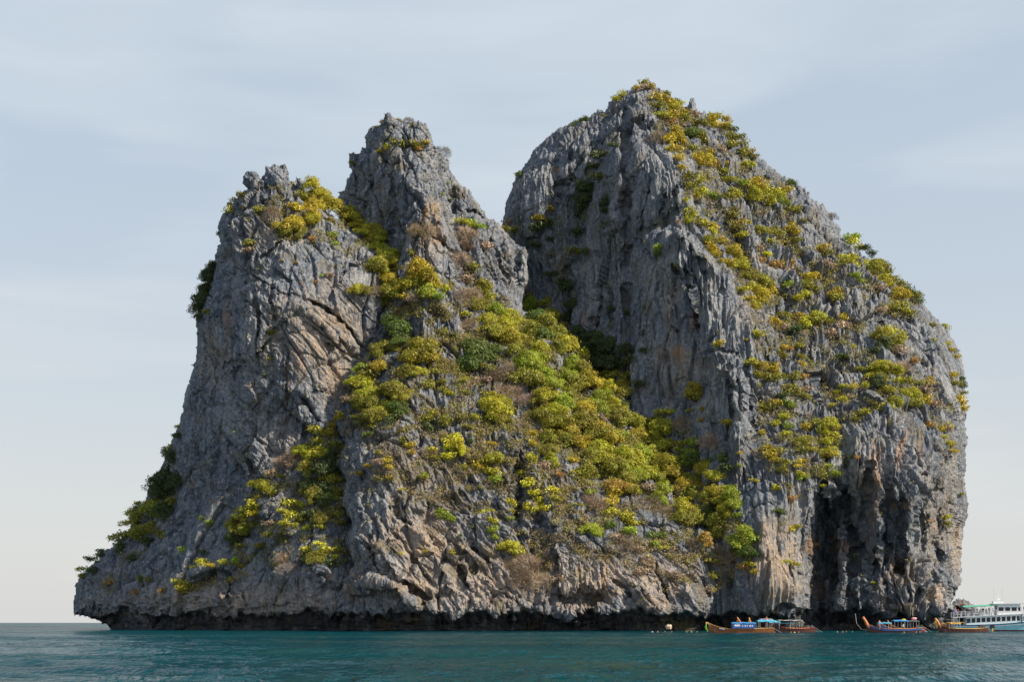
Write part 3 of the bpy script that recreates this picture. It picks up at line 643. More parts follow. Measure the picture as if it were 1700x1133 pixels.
# ------------------------------------------------------------------ the sea
def sea():
    m = NT('sea_water')
    geo = m.n('ShaderNodeNewGeometry')
    pos = geo.outputs['Position']
    def nz(sx, sy, det, rot=0.0, r=0.55):
        mp = m.n('ShaderNodeMapping', {'Vector': pos, 'Scale': (sx, sy, 1.0), 'Rotation': (0, 0, rot)})
        return m.n('ShaderNodeTexNoise', {'Vector': mp.outputs[0], 'Scale': 1.0, 'Detail': det, 'Roughness': r}).outputs['Fac']
    big = nz(0.012, 0.02, 3)
    mid = nz(1.3, 0.5, 3, 0.12)
    sml = nz(3.6, 1.0, 3, -0.1, 0.6)
    swell = nz(0.22, 0.13, 2, 0.2)
    # wind: patches of rougher water, stronger to the left and right of the lee of the island
    sp = m.n('ShaderNodeSeparateXYZ', {'Vector': pos})
    h1 = m.math('MULTIPLY', mid, 0.40)
    h2 = m.math('MULTIPLY', sml, 0.16)
    h3 = m.math('MULTIPLY', swell, 0.8)
    h = m.math('ADD', m.math('ADD', h1, h2), h3)
    wind = m.ramp(nz(0.02, 0.035, 2), 0.35, 0.65, 0.55, 1.0)
    bp = m.n('ShaderNodeBump', {'Height': h, 'Strength': wind, 'Distance': 1.0})
    c = m.mixc(m.ramp(big, 0.35, 0.65), (0.0, 0.026, 0.042), (0.0, 0.050, 0.058))
    rgh = m.ramp(swell, 0.3, 0.7, 0.03, 0.10)
    d = m.n('ShaderNodeBsdfDiffuse', {'Color': c, 'Normal': bp.outputs[0]})
    g = m.n('ShaderNodeBsdfGlossy', {'Color': (1, 1, 1, 1), 'Roughness': rgh, 'Normal': bp.outputs[0]})
    fr = m.n('ShaderNodeFresnel', {'IOR': 1.333, 'Normal': bp.outputs[0]})
    k = m.math('MULTIPLY', fr.outputs[0], m.ramp(nz(0.015, 0.03, 2, 0.1), 0.38, 0.62, 0.28, 0.60))
    mx_ = m.n('ShaderNodeMixShader', {0: k, 1: d.outputs[0], 2: g.outputs[0]})
    m.l(mx_.outputs[0], m.out.inputs[0])
    # fan of real low waves, then flat water to the horizon
    ny = 560; nx = 300
    r = np.concatenate([np.linspace(6, 38, 20, endpoint=False), 38*(330/38)**np.linspace(0, 1, 480, endpoint=False), 330*(9000/330)**np.linspace(0, 1, 60)])
    a = np.linspace(-0.75, 0.75, nx)
    A, RR = np.meshgrid(a, r)
    X = np.sin(A)*RR*1.0; Y = np.cos(A)*RR
    Z = (perlin(X/3.2, Y/2.0, 0, 900)*0.15+perlin(X/1.6, Y/1.2, 0, 901)*0.06+perlin(X/10, Y/6, 0, 902)*0.22)*np.clip(160/RR, 0, 1)**1.5*np.clip(RR/12, 0, 1)
    v = np.stack([X, Y, Z], -1).reshape(-1, 3)
    g = np.arange(ny*nx).reshape(ny, nx)
    f = np.stack([g[:-1, :-1], g[:-1, 1:], g[1:, 1:], g[1:, :-1]], -1).reshape(-1, 4)
    # surrounding sheet behind the viewer and to the sides
    me = mesh_np('sea', v, f, smooth=True)
    o = link('sea', me, m.m); tag(o, 'teal green sea with small wind ripples', kind='structure')
    q = 9000
    s0 = math.sin(0.75)
    vv = [(0, -q, -0.02), (-q, -q, -0.02), (-q, math.cos(0.75)*q, -0.02), (-s0*q, math.cos(0.75)*q, -0.02), (0, 0, -0.02), (s0*q, math.cos(0.75)*q, -0.02), (q, math.cos(0.75)*q, -0.02), (q, -q, -0.02)]
    me = bpy.data.meshes.new('outer_sea'); me.from_pydata([(0, -q, -0.3), (-q, -q, -0.3), (-q, q, -0.3), (q, q, -0.3), (q, -q, -0.3)], [], [(0, 4, 3, 2, 1)])
    o = link('outer_sea', me, m.m); tag(o, 'open water stretching away round the viewer', kind='structure')
sea()
# ------------------------------------------------------------------ vegetation
# photo position, radius in photo pixels, kind: g golden, y yellow green, o olive, l lime, m mid green, d dark green, f bright yellow, r rust, s dry scrub, b bare
PL = """
395 320 9 g|385 329 9 g|378 336 8 g|381 352 10 o|430 350 11 o|450 353 13 s|519 304 14 y|529 315 14 y|498 325 12 o|512 329 13 o|538 329 15 y|487 343 10 g|498 348 10 g|519 345 15 g|520 360 14 g|490 366 12 g|547 339 14 y|565 341 13 y|582 350 12 y|
413 406 11 o|419 402 5 l|413 416 9 s|487 371 20 g|487 385 16 o|494 396 10 o|519 366 14 y|547 370 10 o|554 392 9 l|558 406 7 l|519 397 7 r|492 436 4 r|468 433 4 r|591 483 13 g|535 458 4 l|547 459 9 s|524 469 5 r|360 384 6 d|348 445 13 d|344 458 15 d|340 475 15 d|334 494 17 d|329 510 16 d|328 524 12 d|344 519 9 o|356 492 4 r|448 552 7 o|
661 196 6 o|629 206 5 o|636 202 5 g|657 239 10 y|643 246 8 y|631 252 6 g|682 239 9 y|692 243 9 o|706 238 8 g|694 248 8 r|686 208 4 o|585 271 6 o|743 304 4 l|735 323 4 l|749 332 4 m|765 369 12 y|779 371 12 l|791 377 11 l|773 389 16 s|702 379 18 s|692 387 9 o|732 245 12 b|677 194 7 b|860 286 9 m|844 375 12 s|838 380 8 o|855 385 12 o|893 365 10 g|
576 354 14 g|586 361 13 y|596 370 13 y|611 381 15 y|623 386 15 g|627 394 14 y|617 398 17 g|623 410 14 y|645 421 15 y|655 433 14 y|637 433 17 g|627 447 17 o|641 453 15 g|651 466 15 g|666 478 14 g|651 488 18 o|641 502 15 o|672 494 10 g|621 482 13 s|601 484 13 o|694 453 18 g|686 469 15 y|710 462 16 g|718 472 13 g|712 489 15 l|726 494 12 l|698 491 10 y|739 482 12 y|686 501 12 s|682 421 8 o|783 445 12 o|763 425 16 s|773 406 14 s|810 410 12 s|775 467 13 s|804 481 14 o|783 494 19 s|763 489 17 s|812 495 13 y|793 511 16 o|773 522 9 y|783 535 14 s|661 548 22 m|649 537 14 m|672 562 14 m|735 553 9 o|804 531 16 y|824 518 14 l|844 522 14 y|814 549 18 o|834 543 16 y|854 535 14 y|877 494 9 o|881 510 14 l|893 526 16 m|844 564 20 g|864 564 16 o|885 553 16 o|789 580 24 m|779 571 15 m|804 591 18 m|641 577 17 o|698 588 22 o|684 596 18 g|712 594 14 g|627 588 14 o|881 596 18 l|854 584 14 o|
601 611 10 l|631 609 14 g|615 622 12 o|586 630 8 l|601 636 14 y|674 620 14 o|690 618 14 y|710 642 12 o|653 648 18 o|672 658 15 o|637 650 14 y|611 657 16 y|597 674 16 o|621 672 18 o|645 674 18 y|662 682 16 m|637 695 15 o|611 697 14 o|592 695 10 o|651 700 12 d|617 710 7 y|613 722 8 m|735 636 10 o|737 650 12 o|747 654 8 y|771 632 9 y|773 653 9 o|816 657 12 y|810 669 14 y|830 668 12 g|822 682 18 y|842 682 12 o|832 696 15 o|783 607 20 m|804 611 12 o|710 697 13 o|720 690 10 y|708 712 12 d|739 702 12 o|763 695 10 o|789 694 8 y|775 710 10 o|755 743 17 f|747 736 13 f|767 750 14 f|743 761 12 f|757 726 8 f|718 747 7 f|720 761 8 o|737 726 6 g|682 740 8 g|684 753 7 g|670 734 8 o|643 767 9 g|647 777 8 g|647 795 8 g|629 753 7 o|609 775 7 g|597 787 6 g|627 769 12 s|702 795 9 o|814 738 9 g|822 764 14 y|808 768 12 y|816 786 13 y|795 777 12 g|822 800 12 l|771 777 9 o|781 732 7 m|885 722 10 g|885 738 9 g|869 604 16 l|885 607 18 l|871 628 20 o|889 630 20 o|844 610 14 s|848 651 16 s|877 661 16 s|824 625 16 s|804 632 12 s|
875 492 9 o|887 507 12 l|907 505 12 y|891 527 16 m|911 521 14 y|926 530 12 y|932 542 12 y|907 541 16 o|921 554 16 o|901 556 16 m|946 558 13 y|962 567 12 y|942 575 16 y|966 581 12 o|926 577 15 o|897 581 14 y|899 595 13 o|871 599 15 l|885 611 16 l|905 621 15 l|915 634 15 l|950 607 15 l|966 591 13 y|978 603 12 g|991 615 11 g|968 613 14 o|938 621 16 l|974 636 16 g|954 644 20 o|942 656 16 o|986 636 14 g|1003 632 14 o|1015 627 13 y|1039 627 13 o|1035 640 14 g|1009 648 14 y|1043 652 12 y|1031 656 14 o|999 658 14 l|934 672 17 l|921 680 14 y|986 674 16 l|1015 672 14 y|968 682 16 g|1033 672 12 d|1023 682 16 o|999 684 14 l|
958 507 14 d|950 527 16 d|942 478 12 d|966 549 15 d|990 564 18 d|984 582 18 d|1007 575 16 d|1039 583 14 d|1019 602 20 d|999 603 18 d|1047 599 13 d|1060 640 12 d|1068 583 8 d|1015 514 7 d|1039 520 7 d|
832 671 16 y|840 690 13 y|909 653 16 y|897 667 14 o|907 698 20 o|934 698 20 o|942 712 18 g|972 700 18 o|990 708 15 g|970 682 15 g|1001 722 20 o|1015 730 18 g|999 698 11 s|1023 688 18 o|1035 698 17 o|1053 708 16 y|1060 722 18 g|1035 726 13 l|1090 702 15 o|1104 716 18 y|1110 740 18 y|1086 728 14 y|1074 710 14 o|1108 686 13 y|1092 686 8 y|909 728 15 o|930 734 15 o|962 732 14 g|966 742 10 g|995 746 20 y|982 755 16 o|950 767 11 g|974 790 18 o|962 786 12 y|1003 763 18 y|1023 779 20 o|1039 755 16 y|1049 767 17 y|1064 759 16 l|1070 787 16 y|1060 790 14 l|1082 755 14 y|1092 779 16 y|1104 771 16 y|1116 783 15 g|1090 795 14 o|1141 736 12 y|1153 738 12 l|1145 755 14 l|1139 773 13 l|1153 767 14 m|1141 795 12 y|1133 722 10 m|1023 805 15 r|1019 820 13 g|1039 799 17 o|1047 816 14 o|982 818 9 l|1074 811 12 s|1100 813 16 l|1092 828 14 l|1133 809 14 g|1149 811 14 o|1137 860 16 o|1153 824 16 o|909 751 14 o|881 761 12 y|917 771 14 y|907 777 13 s|928 789 9 r|867 789 13 f|877 806 12 f|887 822 12 f|893 836 14 f|901 846 12 f|917 818 13 f|917 828 11 o|877 844 9 f|846 836 11 f|846 851 10 f|846 863 8 l|885 721 9 g|1015 836 13 g|1015 852 12 y|1039 856 10 y|982 836 19 s|1074 836 18 s|1104 852 16 s|958 840 9 o|
1040 863 13 y|1050 870 12 y|1046 882 13 l|1013 874 11 m|979 880 14 l|991 888 9 l|1080 892 12 m|1086 906 11 l|1099 892 10 m|1103 911 8 y|1076 925 6 y|1042 906 16 s|1021 894 12 s|1060 914 12 s|1074 935 12 s|1062 950 13 s|1145 864 18 o|1135 850 14 y|1153 846 14 y|1174 856 14 m|1176 874 13 m|1196 870 18 o|1208 853 14 y|1220 837 14 l|1225 858 10 l|1190 888 15 o|1237 890 16 l|1249 898 12 l|1225 902 16 l|1241 916 14 m|1245 939 10 y|1253 951 8 g|1172 902 14 r|1153 902 14 s|1190 918 16 s|1233 943 10 r|1208 931 14 s|1182 935 12 o|1184 959 10 o|1119 959 13 s|1174 832 14 o|1200 832 14 y|1133 833 13 y|
1205 703 10 g|1152 648 14 g|1150 660 13 o|1164 680 5 g|1164 698 5 g|1145 682 5 y|1182 726 18 s|1138 701 16 s|1176 768 12 m|1199 764 12 m|1203 779 12 m|1166 779 14 g|1187 791 14 y|1166 796 14 o|1152 810 15 g|1190 817 16 g|1215 823 14 l|1213 813 12 l|1228 753 5 g|1228 774 5 l|1250 799 7 y|
289 701 6 y|289 717 11 d|276 740 12 o|266 744 8 d|284 750 14 d|272 776 12 d|252 791 13 d|272 795 18 d|248 803 12 d|264 811 16 d|278 827 12 o|284 794 14 d|222 830 8 y|232 843 14 d|207 846 9 y|203 862 10 y|224 858 15 o|252 841 16 o|268 843 14 d|185 886 11 y|201 884 13 o|224 880 15 o|244 870 14 o|260 882 12 o|236 892 12 d|191 900 11 d|159 910 9 d|126 938 7 y|140 922 9 d|160 916 10 d|130 950 8 o|146 942 12 d|190 908 9 d|210 920 10 d|226 956 9 m|238 956 7 o|174 960 8 r|304 916 9 l|336 918 7 d|334 936 10 y|324 944 7 y|348 941 9 g|370 936 8 y|390 932 9 l|398 940 7 g|290 961 13 y|292 972 11 y|302 978 9 r|216 978 7 r|262 975 7 r|346 870 8 l|342 861 8 m|384 964 6 g|
444 790 5 l|430 804 12 y|440 811 14 y|452 820 12 o|430 827 6 y|468 770 16 s|452 788 13 s|484 760 14 s|468 792 8 y|420 841 13 y|408 851 13 y|400 861 13 y|420 855 12 g|390 872 14 o|404 881 14 o|388 897 14 d|400 908 10 o|418 873 10 o|452 872 13 s|434 908 11 o|448 890 9 o|508 747 14 y|516 761 13 y|532 751 15 y|552 757 15 d|540 780 18 d|512 780 14 o|528 776 8 g|550 795 14 o|520 807 16 d|540 811 18 d|556 821 14 o|520 829 16 o|536 831 14 d|504 818 8 g|480 839 13 y|498 839 11 y|468 850 8 y|484 857 13 y|472 870 10 y|486 875 10 y|500 864 11 o|516 855 13 d|532 865 14 o|530 877 9 y|562 857 11 o|566 869 9 o|510 879 9 y|516 891 7 y|528 905 10 f|512 913 10 f|540 917 13 y|528 927 14 o|556 927 9 y|548 939 12 d|572 933 8 l|512 933 12 d|560 917 12 o|480 925 14 s|480 943 14 b|390 935 8 l|
593 616 8 l|584 635 9 l|576 665 12 s|565 693 10 g|557 699 8 y|523 716 12 y|544 722 13 g|527 735 13 y|550 709 10 g|510 747 12 y|555 741 13 o|441 623 5 d|447 596 4 y|421 668 5 o|447 556 6 o|
734 856 13 l|746 862 9 l|703 792 9 l|687 815 12 s|811 852 10 y|815 866 10 y|819 882 10 l|821 893 8 l|848 911 14 y|860 921 13 y|844 939 16 s|872 931 17 s|884 949 20 s|864 957 17 s|900 964 16 s|929 964 13 s|708 917 6 g|750 919 6 y|665 921 5 y|785 878 5 m|764 891 4 m|669 813 5 y|
1070 141 10 o|1058 144 9 g|1078 141 10 g|1076 149 13 s|1032 157 8 y|1023 165 8 y|961 197 9 m|948 205 7 m|969 194 7 m|1111 151 7 m|1125 163 8 m|1133 168 8 y|1088 165 12 g|1103 170 13 g|1115 178 14 g|1092 178 12 o|1131 186 12 g|1099 192 11 y|1115 192 12 g|1135 198 13 o|1115 204 8 r|1151 190 10 s|1159 204 13 o|1151 221 14 m|1123 227 14 g|1111 233 12 g|1131 237 12 g|1119 249 13 g|1127 264 10 g|1129 279 9 g|1092 225 15 s|1184 198 13 g|1194 190 11 y|1208 194 10 g|1184 191 9 g|1200 208 12 g|1214 207 10 o|1222 213 9 d|1225 225 10 o|1233 223 8 d|1212 227 12 o|1214 243 13 o|1237 238 12 o|1245 250 13 g|1233 257 12 o|1253 256 11 o|1239 275 13 y|1164 233 13 o|1149 249 11 o|1196 249 10 s|1178 253 9 g|1153 265 12 g|1164 269 14 g|1182 271 10 r|1204 273 9 g|1204 288 12 y|1210 298 10 y|1233 304 10 l|1145 294 12 o|1162 300 10 y|1149 310 12 o|1164 320 13 y|1155 326 10 y|1178 324 10 l|1190 330 9 m|1212 318 12 y|1220 324 10 y|1204 328 12 o|1249 310 12 g|1257 302 12 g|1137 333 6 y|
997 259 13 d|985 277 12 d|991 294 12 d|969 314 14 d|1021 241 8 d|1001 192 5 o|968 329 14 d|966 343 12 d|962 354 8 d|1003 339 10 d|1003 351 9 d|997 294 9 o|958 387 12 d|952 418 12 o|972 420 10 d|913 347 8 g|894 362 8 g|907 371 13 d|893 377 12 d|887 407 11 d|913 398 8 d|934 472 13 d|1092 412 9 l|1090 422 8 m|1122 441 4 o|1156 459 4 g|917 455 10 d|1126 368 4 r|
1276 321 13 y|1262 313 13 g|1292 323 13 y|1305 317 11 g|1250 329 14 y|1278 335 12 y|1299 335 10 l|1309 348 11 o|1323 348 9 o|1313 304 8 m|1321 303 8 d|1333 367 7 o|1146 358 13 y|1142 368 10 y|1161 372 12 y|1177 376 12 g|1181 386 12 y|1177 398 14 o|1195 402 11 g|1181 415 12 g|1189 424 10 g|1197 434 8 g|1234 374 13 g|1221 382 12 o|1234 392 12 y|1215 358 12 o|1217 349 10 o|1262 384 14 o|1282 386 13 o|1292 390 10 o|1311 382 12 g|1321 386 10 g|1319 400 11 o|1278 402 9 y|1284 414 9 y|1272 423 8 f|1250 408 9 g|1260 415 13 s|1217 425 14 g|1225 439 15 y|1211 439 12 g|1242 455 15 o|1262 461 14 g|1270 473 14 o|1278 484 10 g|1250 480 13 y|1234 482 11 y|1258 494 14 g|1242 498 12 g|1252 510 11 y|1262 435 11 r|1288 441 12 r|1307 441 13 r|1307 455 12 s|1309 471 7 l|1303 475 6 l|1339 461 13 g|1347 461 12 g|1335 476 14 o|1345 480 13 o|1325 496 10 y|1335 490 12 y|1366 413 12 g|1374 421 10 o|1386 490 13 g|1388 498 13 o|1400 431 13 y|1414 431 13 y|1398 441 12 o|1374 443 13 s|1420 443 12 y|1420 459 11 l|1429 468 8 l|1437 441 10 y|
1411 391 9 l|1426 389 9 l|1422 398 12 y|1430 409 10 y|1442 408 10 d|1450 416 9 d|1462 432 9 o|1472 437 9 d|1458 443 14 o|1476 449 13 o|1486 460 12 o|1450 451 14 o|1470 470 15 y|1458 480 13 s|1493 474 13 o|1513 482 12 d|1526 486 9 d|1529 497 8 m|1515 494 13 o|1491 490 14 g|1497 512 13 y|1482 514 13 o|1503 520 12 y|1460 516 12 s|1385 353 9 b|
1247 509 9 g|1299 524 12 o|1286 537 12 g|1299 544 10 s|1328 527 13 g|1337 540 13 y|1321 550 12 d|1356 527 14 y|1354 537 13 o|1373 535 12 o|1399 529 10 g|1400 542 13 s|1380 555 13 s|1256 555 12 y|1237 565 6 g|1195 571 9 g|1299 579 10 g|1297 592 12 o|1308 579 8 r|1328 575 10 o|1328 592 8 o|1332 607 9 g|1249 603 11 y|1263 609 12 g|1284 614 13 g|1291 627 12 o|1276 629 13 o|1260 624 8 y|1260 640 4 y|1319 627 11 o|1334 627 9 r|1310 644 13 o|1317 653 13 o|1300 657 10 d|1300 670 11 m|1313 674 10 l|1284 670 10 g|1273 677 12 o|1332 659 10 o|1337 648 10 s|1395 592 9 m|1402 594 9 d|1415 576 6 f|1399 644 8 y|1415 644 9 g|1387 653 8 y|1399 663 8 f|1382 674 6 f|1437 642 7 y|1426 614 11 o|1443 618 8 y|
1476 553 13 y|1461 562 14 o|1495 561 12 y|1484 570 14 o|1467 574 14 d|1454 585 12 d|1489 583 13 s|1447 614 9 y|1449 624 9 y|1469 611 14 y|1484 618 14 y|1463 625 14 o|1458 637 14 d|1500 611 14 s|1517 600 9 r|1504 635 13 o|1491 635 13 y|1473 648 11 y|1524 638 12 o|1541 635 11 g|1537 648 13 s|1510 657 16 y|1487 668 14 o|1469 677 12 y|1517 670 15 o|1537 668 12 g|1554 674 12 s|1436 687 10 y|1460 681 9 o|1570 539 8 y|1579 572 8 y|1584 582 8 g|1594 594 9 g|1591 625 10 g|1591 638 10 o|1608 626 7 d|1610 636 8 d|1609 649 9 o|1600 664 12 g|1608 664 9 g|1605 679 10 g|1550 566 7 o|1547 540 7 o|1594 575 7 b|
1301 695 11 y|1287 705 9 y|1309 709 10 l|1307 722 9 y|1336 711 10 g|1351 705 12 o|1375 709 14 y|1367 719 12 y|1338 734 15 o|1332 750 12 o|1381 726 13 y|1373 734 12 y|1350 748 8 g|1377 750 14 y|1379 757 12 g|1367 757 12 o|1384 788 11 l|1375 777 11 l|1363 788 12 o|1332 767 10 g|1326 775 8 g|1334 794 9 l|1326 788 8 y|1264 719 7 g|1276 746 10 g|1280 757 11 g|1295 750 12 o|1301 769 12 o|1287 765 9 g|1289 812 9 y|1299 781 10 o|1313 831 10 r|1291 851 10 m|1365 808 6 y|1431 689 11 o|1419 697 10 o|1414 759 4 m|1423 761 5 r|
1544 708 10 r|1562 714 11 g|1580 714 11 s|1583 710 8 y|1566 728 8 y|1582 736 8 y|1588 740 7 g|1588 750 7 g|1603 822 5 y|1580 860 8 y|1578 872 9 o|1322 876 9 y|1312 880 8 g|1312 937 8 y|1304 934 8 y|1322 938 7 y|1450 969 4 y|1504 965 6 y|1420 926 3 l|1356 905 5 r
"""
PLANTS = []
for a in PL.replace('\n', '').split('|'):
    a = a.split()
    if len(a) == 4: PLANTS.append((float(a[0]), float(a[1]), float(a[2]), a[3]))

COLS = {'g': (0.48, 0.37, 0.022), 'y': (0.44, 0.42, 0.022), 'o': (0.26, 0.245, 0.026), 'l': (0.32, 0.40, 0.028), 'm': (0.13, 0.185, 0.028),
        'd': (0.085, 0.115, 0.028), 'f': (0.58, 0.54, 0.02), 'r': (0.45, 0.27, 0.07), 's': (0.38, 0.28, 0.19), 'b': (0.34, 0.31, 0.28)}
CNAME = {'g': 'golden', 'y': 'yellow green', 'o': 'olive', 'l': 'lime green', 'm': 'fresh green', 'd': 'dark green', 'f': 'bright yellow', 'r': 'rusty orange', 's': 'dry brown', 'b': 'bare grey'}

def foliage_mat(name, attr=False, trans=0.32):
    m = NT(name)
    if attr:
        base = m.n('ShaderNodeAttribute', attribute_name='leafcol').outputs['Color']
    else:
        base = m.n('ShaderNodeObjectInfo').outputs['Color']
    geo = m.n('ShaderNodeNewGeometry')
    rnd = geo.outputs['Random Per Island']
    nz = m.n('ShaderNodeTexNoise', {'Vector': geo.outputs['Position'], 'Scale': 0.45, 'Detail': 2.0}).outputs['Fac']
    v = m.math('ADD', m.ramp(rnd, 0, 1, 0.45, 1.35), m.ramp(nz, 0.3, 0.7, -0.2, 0.2))
    hsv = m.n('ShaderNodeHueSaturation', {'Color': base, 'Value': v, 'Hue': m.ramp(nz, 0.3, 0.7, 0.485, 0.515), 'Saturation': m.ramp(rnd, 0, 1, 1.05, 0.9)})
    d = m.n('ShaderNodeBsdfDiffuse', {'Color': hsv.outputs[0]})
    t = m.n('ShaderNodeBsdfTranslucent', {'Color': m.n('ShaderNodeHueSaturation', {'Color': hsv.outputs[0], 'Value': 1.25, 'Saturation': 1.1}).outputs[0]})
    g = m.n('ShaderNodeBsdfGlossy', {'Color': (0.8, 0.8, 0.8, 1), 'Roughness': 0.5})
    mx1 = m.n('ShaderNodeMixShader', {0: trans, 1: d.outputs[0], 2: t.outputs[0]})
    mx2 = m.n('ShaderNodeMixShader', {0: 0.035, 1: mx1.outputs[0], 2: g.outputs[0]})
    m.l(mx2.outputs[0], m.out.inputs[0])
    return m.m
LEAF = foliage_mat('foliage')
TWIG = foliage_mat('dry_twigs', trans=0.0)
SCRUB = foliage_mat('low_scrub', attr=True, trans=0.2)
BARK = simple_mat('bark', (0.20, 0.17, 0.14), 0.9, 0.3, 3.0)

def leaf_quads(rng, C, nrm, size):
    """rhombic leaf sprays at C facing roughly nrm"""
    n = len(C)
    nrm = nrm+rng.normal(0, 0.55, (n, 3)); nrm /= np.linalg.norm(nrm, axis=1, keepdims=True)
    t = np.cross(nrm, rng.normal(0, 1, (n, 3))); t /= np.linalg.norm(t, axis=1, keepdims=True)+1e-9
    b = np.cross(nrm, t)
    s = size*rng.uniform(0.55, 1.35, (n, 1)); k = rng.uniform(0.35, 0.65, (n, 1))
    V = np.stack([C-t*s, C-b*s*k+nrm*s*0.12, C+t*s, C+b*s*k+nrm*s*0.12], 1).reshape(-1, 3)
    return V, np.arange(4*n).reshape(n, 4)

def crown_mesh(seed, n, shape, leaf, lobes=16, lobe_r=(0.28, 0.46), fill=0.12):
    """irregular crown: lobes scattered over a lopsided body, each lobe a ragged shelf of leaf sprays"""
    rng = np.random.default_rng(seed)
    L = []
    skew = rng.normal(0, 0.22, 3)*[1, 1, 0.4]
    for i in range(lobes):
        q = rng.normal(0, 1, 3); q /= np.linalg.norm(q); q[2] = abs(q[2])*1.15-0.40
        L.append((q*rng.uniform(0.30, 0.92)*np.array(shape)+skew*q[2], rng.uniform(*lobe_r), rng.uniform(0.75, 1.35, 3)*[1, 1, 0.75]))
    L.append((np.zeros(3), 0.5, np.ones(3)))
    w = np.array([r*r for _, r, _ in L]); w /= w.sum()
    k = rng.choice(len(L), n, p=w)
    cen = np.array([c for c, _, _ in L])[k]; rad = np.array([r for _, r, _ in L])[k]; asp = np.array([a for _, _, a in L])[k]
    q = rng.normal(0, 1, (n, 3)); q[:, 2] += 0.3; q /= np.linalg.norm(q, axis=1, keepdims=True)
    rr = rad*(1-np.abs(rng.normal(0, fill, n))+np.clip(rng.normal(-0.1, 0.16, n), 0, 0.5))
    tuft = 1+perlin(q[:, 0]*3.2+k*7.3, q[:, 1]*3.2, q[:, 2]*3.2, seed)*0.6
    C = cen+q*asp*(rr*tuft)[:, None]+rng.normal(0, 0.03, (n, 3))
    C[:, 2] += 0.96
    V, Fq = leaf_quads(rng, C, q+np.array([0, 0, 0.35]), leaf)
    return mesh_np('crown', V, Fq)

def tube(segs, sides=5):
    """segs: list of ((p0, r0), (p1, r1)); open tapering tubes"""
    V = []; Fc = []
    for (p0, r0), (p1, r1) in segs:
        p0 = np.array(p0, float); p1 = np.array(p1, float); d = p1-p0; d /= np.linalg.norm(d)+1e-9
        a = np.cross(d, (0.3, 0.9, 0.2)); a /= np.linalg.norm(a); b = np.cross(d, a); o = len(V)
        for p, r in ((p0, r0), (p1, r1)):
            for i in range(sides):
                t = 2*math.pi*i/sides; V.append(p+(a*math.cos(t)+b*math.sin(t))*r)
        for i in range(sides):
            j = (i+1) % sides; Fc.append((o+i, o+j, o+sides+j, o+sides+i))
    return np.array(V), np.array(Fc)

def trunk_mesh(seed, tall=1.0):
    rng = np.random.default_rng(seed); S = []
    p = np.array([0, 0, -0.25]); r = 0.055
    main = [p]
    for i in range(4):
        q = main[-1]+np.array([rng.normal(0, .05), rng.normal(0, .05), 0.28*tall]); S.append(((main[-1], r), (q, r*0.8))); main.append(q); r *= 0.8
    for i in range(6):
        b = main[2+i % 3]; q = rng.normal(0, 1, 3); q[2] = abs(q[2])*0.7+0.2; q /= np.linalg.norm(q)
        m_ = b+q*0.32; e = m_+(q+np.array([0, 0, .35]))*0.3
        S.append(((b, r*0.9), (m_, r*0.55))); S.append(((m_, r*0.55), (e, r*0.2)))
    V, Fq = tube(S, 5)
    return mesh_np('trunk', V, Fq)

def twig_mesh(seed, n, rad=0.010, spread=1.0):
    """bare branches forking from a few stems"""
    rng = np.random.default_rng(seed); S = []
    tips = [(np.array([0, 0, -0.1]), np.array([rng.normal(0, .5), rng.normal(0, .5), 1.0]), 0.03) for _ in range(7)]
    while tips and len(S) < n:
        p, d, r = tips.pop(0); d = d/np.linalg.norm(d)
        ln = rng.uniform(0.2, 0.34)
        q = p+d*ln; S.append(((p, r), (q, r*0.62)))
        if np.linalg.norm(q-np.array([0, 0, 0.9])) > 1.25: continue
        for _ in range(3 if r < 0.025 else 2):
            tips.append((q, d+rng.normal(0, 0.55*spread, 3)+np.array([0, 0, 0.05]), max(r*0.6, rad*0.7)))
    V, Fq = tube(S, 3)
    return mesh_np('branches', V, Fq)

CR = {}
for i in range(4): CR['round%d' % i] = crown_mesh(1000+i, 4200, (1.0, 1.0, 0.85), 0.068, 24, (0.2, 0.42))
for i in range(3): CR['wide%d' % i] = crown_mesh(1100+i, 3400, (1.35, 1.1, 0.6), 0.07, 24, (0.18, 0.38))
for i in range(2): CR['tall%d' % i] = crown_mesh(1200+i, 3400, (0.85, 0.9, 1.15), 0.07, 22, (0.2, 0.38))
for i in range(2): CR['loose%d' % i] = crown_mesh(1300+i, 1500, (1.1, 1.0, 0.95), 0.085, 14, (0.16, 0.3), 0.3)
for k_, me_ in CR.items(): me_.materials.append(LEAF)
TR = [trunk_mesh(1400+i) for i in range(3)]
for me_ in TR: me_.materials.append(BARK)
TW = [twig_mesh(1500+i, 1700) for i in range(3)]
for me_ in TW: me_.materials.append(TWIG)
SMALL = [crown_mesh(1600+i, 360, (1.05, 1.0, 0.8), 0.125, 9, (0.25, 0.48)) for i in range(4)]

